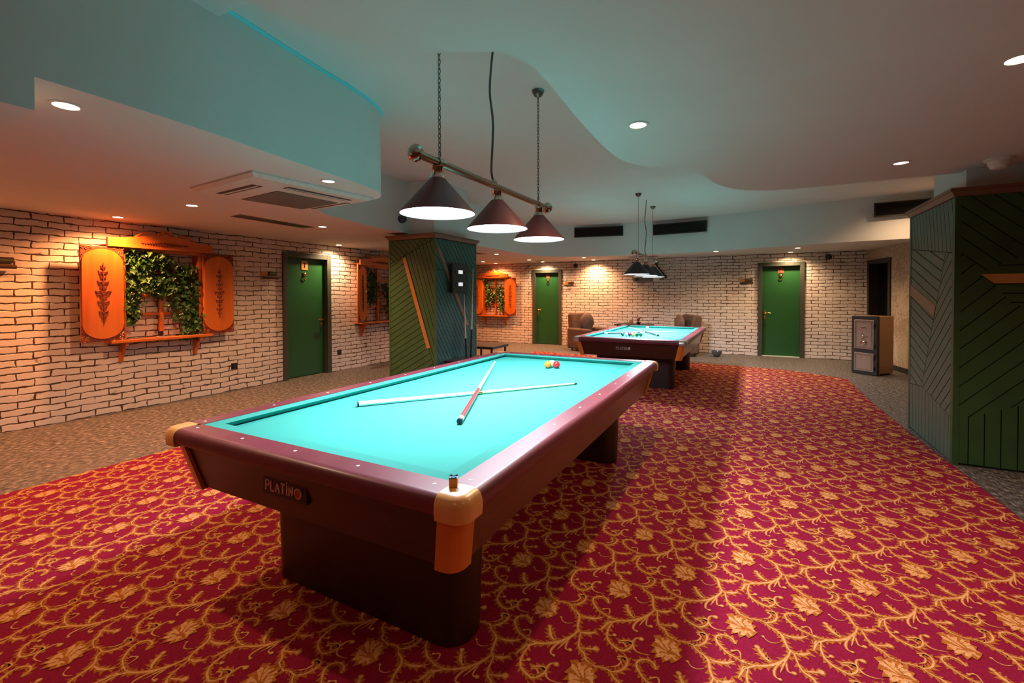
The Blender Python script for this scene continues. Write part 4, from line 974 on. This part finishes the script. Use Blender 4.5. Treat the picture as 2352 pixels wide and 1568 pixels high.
# downlights: (x, y, ceiling z, colour, power, label, lit)
WARM=(1.,.50,.24); ORG=(1.,.36,.12); NEU=(1.,.66,.38)
DL=[(-2.84,.93,ZC,NEU,DLP*.5,'bright downlight near the dropped ceiling corner at the upper left',1),
(-6.36,2.51,ZC,ORG,DLP*1.6,'orange glowing downlight above the near shutter window',1),
(-4.90,2.53,ZC,WARM,DLP,'downlight left of the ceiling air conditioner',1),
(-4.95,4.12,ZC,WARM,DLP,'downlight at the end of the slot vent in the low left ceiling',1),
(-6.50,5.76,ZC,NEU,DLP*.8,'downlight above the left wall door',1),
(-2.93,2.50,ZC,NEU,0,'dim downlight beside the air conditioner near the ceiling edge',0),
(-6.45,10.6,ZC,ORG,DLP*1.2,'leftmost downlight right of the green column',1),
(-4.98,8.75,ZC,ORG,DLP,'highest of the downlights right of the green column',1),
(-6.50,11.38,ZC,ORG,DLP*.8,'downlight above the far shutter window',1),
(-5.07,10.6,ZC,ORG,DLP,'downlight left in front of the far left door',1),
(-5.06,11.44,ZC,NEU,DLP*.8,'downlight directly above the far left door',1),
(-3.60,10.6,ZC,WARM,DLP*.9,'downlight left of the far lamp near the ceiling step',1),
(-3.62,11.42,ZC,WARM,DLP*1.1,'downlight close to the back wall left of the far lamp',1),
(-.66,10.42,ZC,NEU,DLP*.6,'single downlight right of the far lamp',1),
(.79,10.45,ZC,NEU,DLP*.6,'right one of two downlights above the far right door',1),
(.74,11.44,ZC,NEU,DLP*.7,'left one of two downlights above the far right door',1),
(-.61,2.80,ZS,NEU,DLP*.5,'large bright downlight in the smooth ceiling right of the near lamp',1),
(1.03,2.80,ZS,NEU,DLP*.4,'bright downlight at the upper right edge of the photo',1),
(1.03,4.58,ZS,NEU,0,'dim small downlight left of the smoke detector',0)]
for x,y,z,c,p,l,lit in DL:
    t=thing('downlight',l,'downlight',(x,y,z),0,'recessed ceiling downlights')
    R_=.054
    obj('trim_ring',MB().lathe([(R_+.008,0),(R_+.008,-.004),(R_-.006,-.006),(R_-.008,0)],n=28,cap=False),M['white'],t)
    obj('lens',MB().lathe([(R_-.008,-.003),(0,-.003)],n=24,cap=False),M['warmdisc' if lit else 'dimdisc'],t,smooth=False)
    if p: light('downlight_light','SPOT',(0,0,-.03),p,c,.03,t,spot=math.radians(150),blend=.9)
# further downlights of the same ceiling, behind and beside the camera
for x,y,z,c,p in ((-.62,-.9,ZS,WARM,DLP*.14),(1.03,.6,ZS,WARM,DLP*.12),(2.6,2.8,ZS,WARM,DLP*.5),(1.6,-1.6,ZS,WARM,DLP*.3),(-3.6,.2,2.153,WARM,DLP*.16),(-6.3,.9,ZC,ORG,DLP*1.0),(3.0,.6,ZS,WARM,DLP*.4),(-3.0,-2.4,2.153,WARM,DLP*.22),(2.2,8.9,ZU,NEU,DLP*.6),(-8.2,10.6,ZU,ORG,DLP*.6)):
    light('downlight_light','SPOT',(x,y,z-.03),p,c,.03,None,spot=math.radians(150),blend=.9)
# LED strip along the left drop; unseen tube added to tint the upper ceiling
ledm=emis('cyan_led_strip',(.06,.62,.66),LEDS)
cp_=[p for p in cv if 1.5<p[1]<3.16 and p[0]<-2.55 and p[0]>-3.0]
led=MB().tube([(x+.012,y-.006*(y>2.8),ZU-.012) for x,y in cp_],.009,6)
tag(obj('glow_strip',led,ledm),'thin cyan led strip along the top edge of the curved ceiling drop','led strip')
ep=[p for p in smooth_path(edge,4) if .9<p[1]<5.19]; led=MB()
off=[]
for k,p in enumerate(ep):
    a,b=ep[max(k-1,0)],ep[min(k+1,len(ep)-1)]; tx,ty=b[0]-a[0],b[1]-a[1]; L_=math.hypot(tx,ty); off.append((p[0]-ty/L_*.014,p[1]+tx/L_*.014,2.99))
led.tube(off,.008,6)
tag(obj('glow_strip',led,emis('cyan_ceiling_fill',(.05,.80,.85),COVEFILL)),'added cyan glow tube on the hidden side edge of the wavy right ceiling','led strip')

# ------------------------------------------------------------------ furniture and small objects
# scoreboard and cue rack on the right face of the green column
sb=thing('scoreboard','black scoreboard with two white displays on the teal side of the column','scoreboard',(-3.826,5.575,1.64),PI/2)
obj('board',MB().box(-.20,.205,-.045,0,-.215,.205),M['blacksoft'],sb,bevel=.004)
for zz in (.09,-.09):
    obj('display',MB().box(-.052,.054,-.049,-.045,zz-.026,zz+.026),M['display'],sb,smooth=False)
    for xx in (-.115,.12): obj('button',MB().lathe([(.017,0),(.017,.008),(.010,.010)],(xx,-.045,zz-.005),14,'y'),M['black'],sb)
    obj('button',MB().lathe([(.015,0),(.015,.008),(.010,.010)],(0,-.045,zz-.062),14,'y'),M['black'],sb)
cr=thing('cue_rack','dark wooden cue rack base beside the teal side of the column','cue rack',(-3.70,5.48,.0105),PI/2)
obj('shelf',MB().box(-.26,.42,-.10,.12,.43,.465),M['darkwood'],cr,bevel=.004); obj('leg',MB().box(-.24,-.20,-.06,.10,0,.43),M['darkwood'],cr,smooth=False); obj('leg',MB().box(.36,.40,-.06,.10,0,.43),M['darkwood'],cr,smooth=False)
def standing_cue(label,a,b):
    t=thing('cue',label,'cue',a); d=Vector(b)-Vector(a)
    for t0,t1,r0,r1,mn,nm in ((0,.30,.0145,.0125,'black','butt'),(.30,.33,.0125,.0123,'whitecue','joint'),(.33,1,.0123,.0062,'maple','shaft')):
        obj(nm,MB().tube([tuple(d*t0),tuple(d*t1)],[r0,r1],10),M[mn],t)
standing_cue('upright cue with black butt leaning at the teal side of the column, left one',(-3.715,5.62,.478),(-3.775,5.655,1.40))
standing_cue('leaning cue near the rear corner of the column, right one',(-3.70,5.72,.478),(-3.79,5.93,1.80))
# low stools / tables behind the column
def low_table(label,loc,rotz,w,d,h,topm):
    t=thing('low_table',label,'table',loc,rotz)
    obj('tabletop',MB().box(-w/2,w/2,-d/2,d/2,h-.045,h),M[topm],t,bevel=.006)
    for sx in (-1,1):
        for sy in (-1,1): obj('leg',MB().box(sx*(w/2-.05)-.015,sx*(w/2-.05)+.015,sy*(d/2-.05)-.015,sy*(d/2-.05)+.015,0,h-.045),M['blacksoft'],t,smooth=False)
low_table('low black table standing behind the green column',(-4.40,7.33,.0105),math.radians(3),.62,.66,.45,'blacksoft')
# armchairs
def armchair(label,loc,rotz):   # faces local -y
    t=thing('armchair',label,'armchair',loc,rotz)
    obj('seat',MB().box(-.30,.30,-.36,.30,.10,.36),M['leather'],t,bevel=.03,seg=3)
    obj('seat_cushion',MB().box(-.28,.28,-.37,.20,.36,.47),M['leather'],t,bevel=.04,seg=3)
    b=MB(); b.add([(-.34,.16,.30),(.34,.16,.30),(.34,.40,.06),(-.34,.40,.06),(-.33,.30,.93),(.33,.30,.93),(.32,.50,.90),(-.32,.50,.90)],[(0,1,5,4),(1,2,6,5),(2,3,7,6),(3,0,4,7),(4,5,6,7),(3,2,1,0)]); obj('backrest',b,M['leather'],t,bevel=.05,seg=3)
    for s in (-1,1):
        a=MB(); a.box(s*.36-.075,s*.36+.075,-.38,.38,.05,.56); obj('armrest',a,M['leather'],t,bevel=.045,seg=3)
    p=MB(); p.sphere((0,.10,.70),.22,20,12,1.0,.42,1.05); obj('cushion',p,M['leather2'],t)
    for sx in (-1,1):
        for sy in (-.30,.32): obj('leg',MB().lathe([(.018,0),(.025,.11)],(sx*.30,sy,0),10),M['darkwood'],t)
armchair('brown armchair seen from the side left of the far table by the back wall',(-3.58,11.0,0),math.radians(62))
armchair('brown armchair mostly hidden behind the right far end of the far table',(-1.55,11.05,0),math.radians(-60))
st_=thing('side_table','dark narrow side table between the two armchairs at the back wall','table',(-2.55,11.25,0))
obj('tabletop',MB().box(-.42,.45,-.25,.25,.635,.67),M['darkwood'],st_,bevel=.004); obj('leg',MB().box(-.36,-.31,-.2,.2,0,.635),M['darkwood'],st_,smooth=False); obj('leg',MB().box(.34,.39,-.2,.2,0,.635),M['darkwood'],st_,smooth=False)
pt=thing('table_plant','small dark potted plant on the side table at the back wall','plant',(-2.42,11.2,.67))
obj('pot',MB().lathe([(.03,0),(.05,.03),(.055,.05),(.045,.05),(.02,.01)]),M['black'],pt)
mb=MB()
for k in range(9):
    a=2*PI*k/9; mb.tube([(0,0,.04),(.03*math.cos(a),.03*math.sin(a),.13),(.075*math.cos(a),.075*math.sin(a),.15+.02*(k%3))],[.004,.006,.002],5)
obj('leaves',mb,M['redcue'],pt)
obj_=thing('candle_holder','small terracotta candle cup on the side table left of the plant','cup',(-2.60,11.2,.67)); obj('cup_body',MB().lathe([(.04,0),(.05,.04),(.045,.09),(.04,.09),(.035,.02)]),M['safe_tan'],obj_)
bw=thing('glass_bowl','small smoky glass bowl on the grey floor by the back wall','bowl',(-.68,11.1,0),0)
obj('bowl_body',MB().lathe([(.045,0),(.06,.012),(.10,.07),(.115,.13),(.107,.13),(.092,.07),(.05,.02),(.0,.016)],n=28,cap=False),M['glassgrey'],bw)
# safe
sf=thing('safe','tall tan steel safe with black front frame, two doors, dial and spoked handle','safe',(1.593,9.946,0),math.atan2(9.668-9.946,1.901-1.593))
w,d,h=.415,.40,1.01
obj('body',MB().box(.0,w,.02,d,.03,h),M['safe_tan'],sf,bevel=.01)
mb=MB(); mb.box(-.004,w+.004,-.03,.03,.0,h+.003); obj('front_frame',mb,M['blacksoft'],sf,bevel=.012)
for (a,b,nm) in ((.44,.945,'door'),(.06,.375,'door')):
    dd=obj(nm,MB().box(.05,w-.05,-.045,-.028,a,b),M['safe_door'],sf,bevel=.006)
    f=MB(); 
    for k,i in enumerate((.018,.034)): 
        x0,x1,z0,z1=.05+i,w-.05-i,a+i,b-i; g=.0025
        f.box(x0,x1,-.048,-.045,z0,z0+g).box(x0,x1,-.048,-.045,z1-g,z1).box(x0,x0+g,-.048,-.045,z0,z1).box(x1-g,x1,-.048,-.045,z0,z1)
    obj('panel_lines',f,M['signdark'],dd,smooth=False)
    if a>.4:
        obj('badge',MB().box(w/2-.035,w/2+.035,-.052,-.045,.80,.83),M['chrome'],dd,bevel=.003)
        k=MB(); k.lathe([(.018,0),(.018,.03),(.012,.034)],(w/2,-.045,.665),16,'y')
        for i in range(3):
            q=PI/2+2*PI*i/3+.5; k.tube([(w/2,-.072,.665),(w/2+.06*math.cos(q),-.072,.665+.06*math.sin(q))],[.006,.004],6).sphere((w/2+.063*math.cos(q),-.072,.665+.063*math.sin(q)),.009,8,6)
        obj('handle',k,M['chrome'],dd)
        k=MB(); k.torus((w/2,-.058,.555),.038,.008,24,8,'y'); k.lathe([(.030,0),(.030,.014),(.02,.018)],(w/2,-.045,.555),20,'y'); obj('dial',k,M['chrome'],dd)
for x in (.03,w-.05):
    for y in (.06,d-.06): obj('foot',MB().box(x-.02,x+.03,y-.02,y+.02,0,.03),M['safe_tan'],sf,smooth=False)
for z in (.86,.50,.32,.12): obj('hinge',MB().lathe([(.009,-.03),(.009,.03)],(w-.04,-.042,z),10),M['blacksoft'],sf)

# ------------------------------------------------------------------ render look
w=bpy.data.worlds.new('world'); SC.world=w; w.use_nodes=True; w.node_tree.nodes['Background'].inputs[0].default_value=(.5,.5,.5,1); w.node_tree.nodes['Background'].inputs[1].default_value=.0
SC.view_settings.view_transform='Standard'; SC.view_settings.look='None'; SC.view_settings.gamma=1; SC.view_settings.use_curve_mapping=False; SC.view_settings.exposure=EXPO
SC.cycles.use_denoising=True; SC.cycles.max_bounces=6; SC.cycles.diffuse_bounces=3; SC.cycles.use_adaptive_sampling=True; SC.cycles.adaptive_threshold=.04; SC.cycles.glossy_bounces=3; SC.cycles.caustics_reflective=False; SC.cycles.caustics_refractive=False
SC.cycles.sample_clamp_indirect=6; SC.cycles.use_light_tree=True
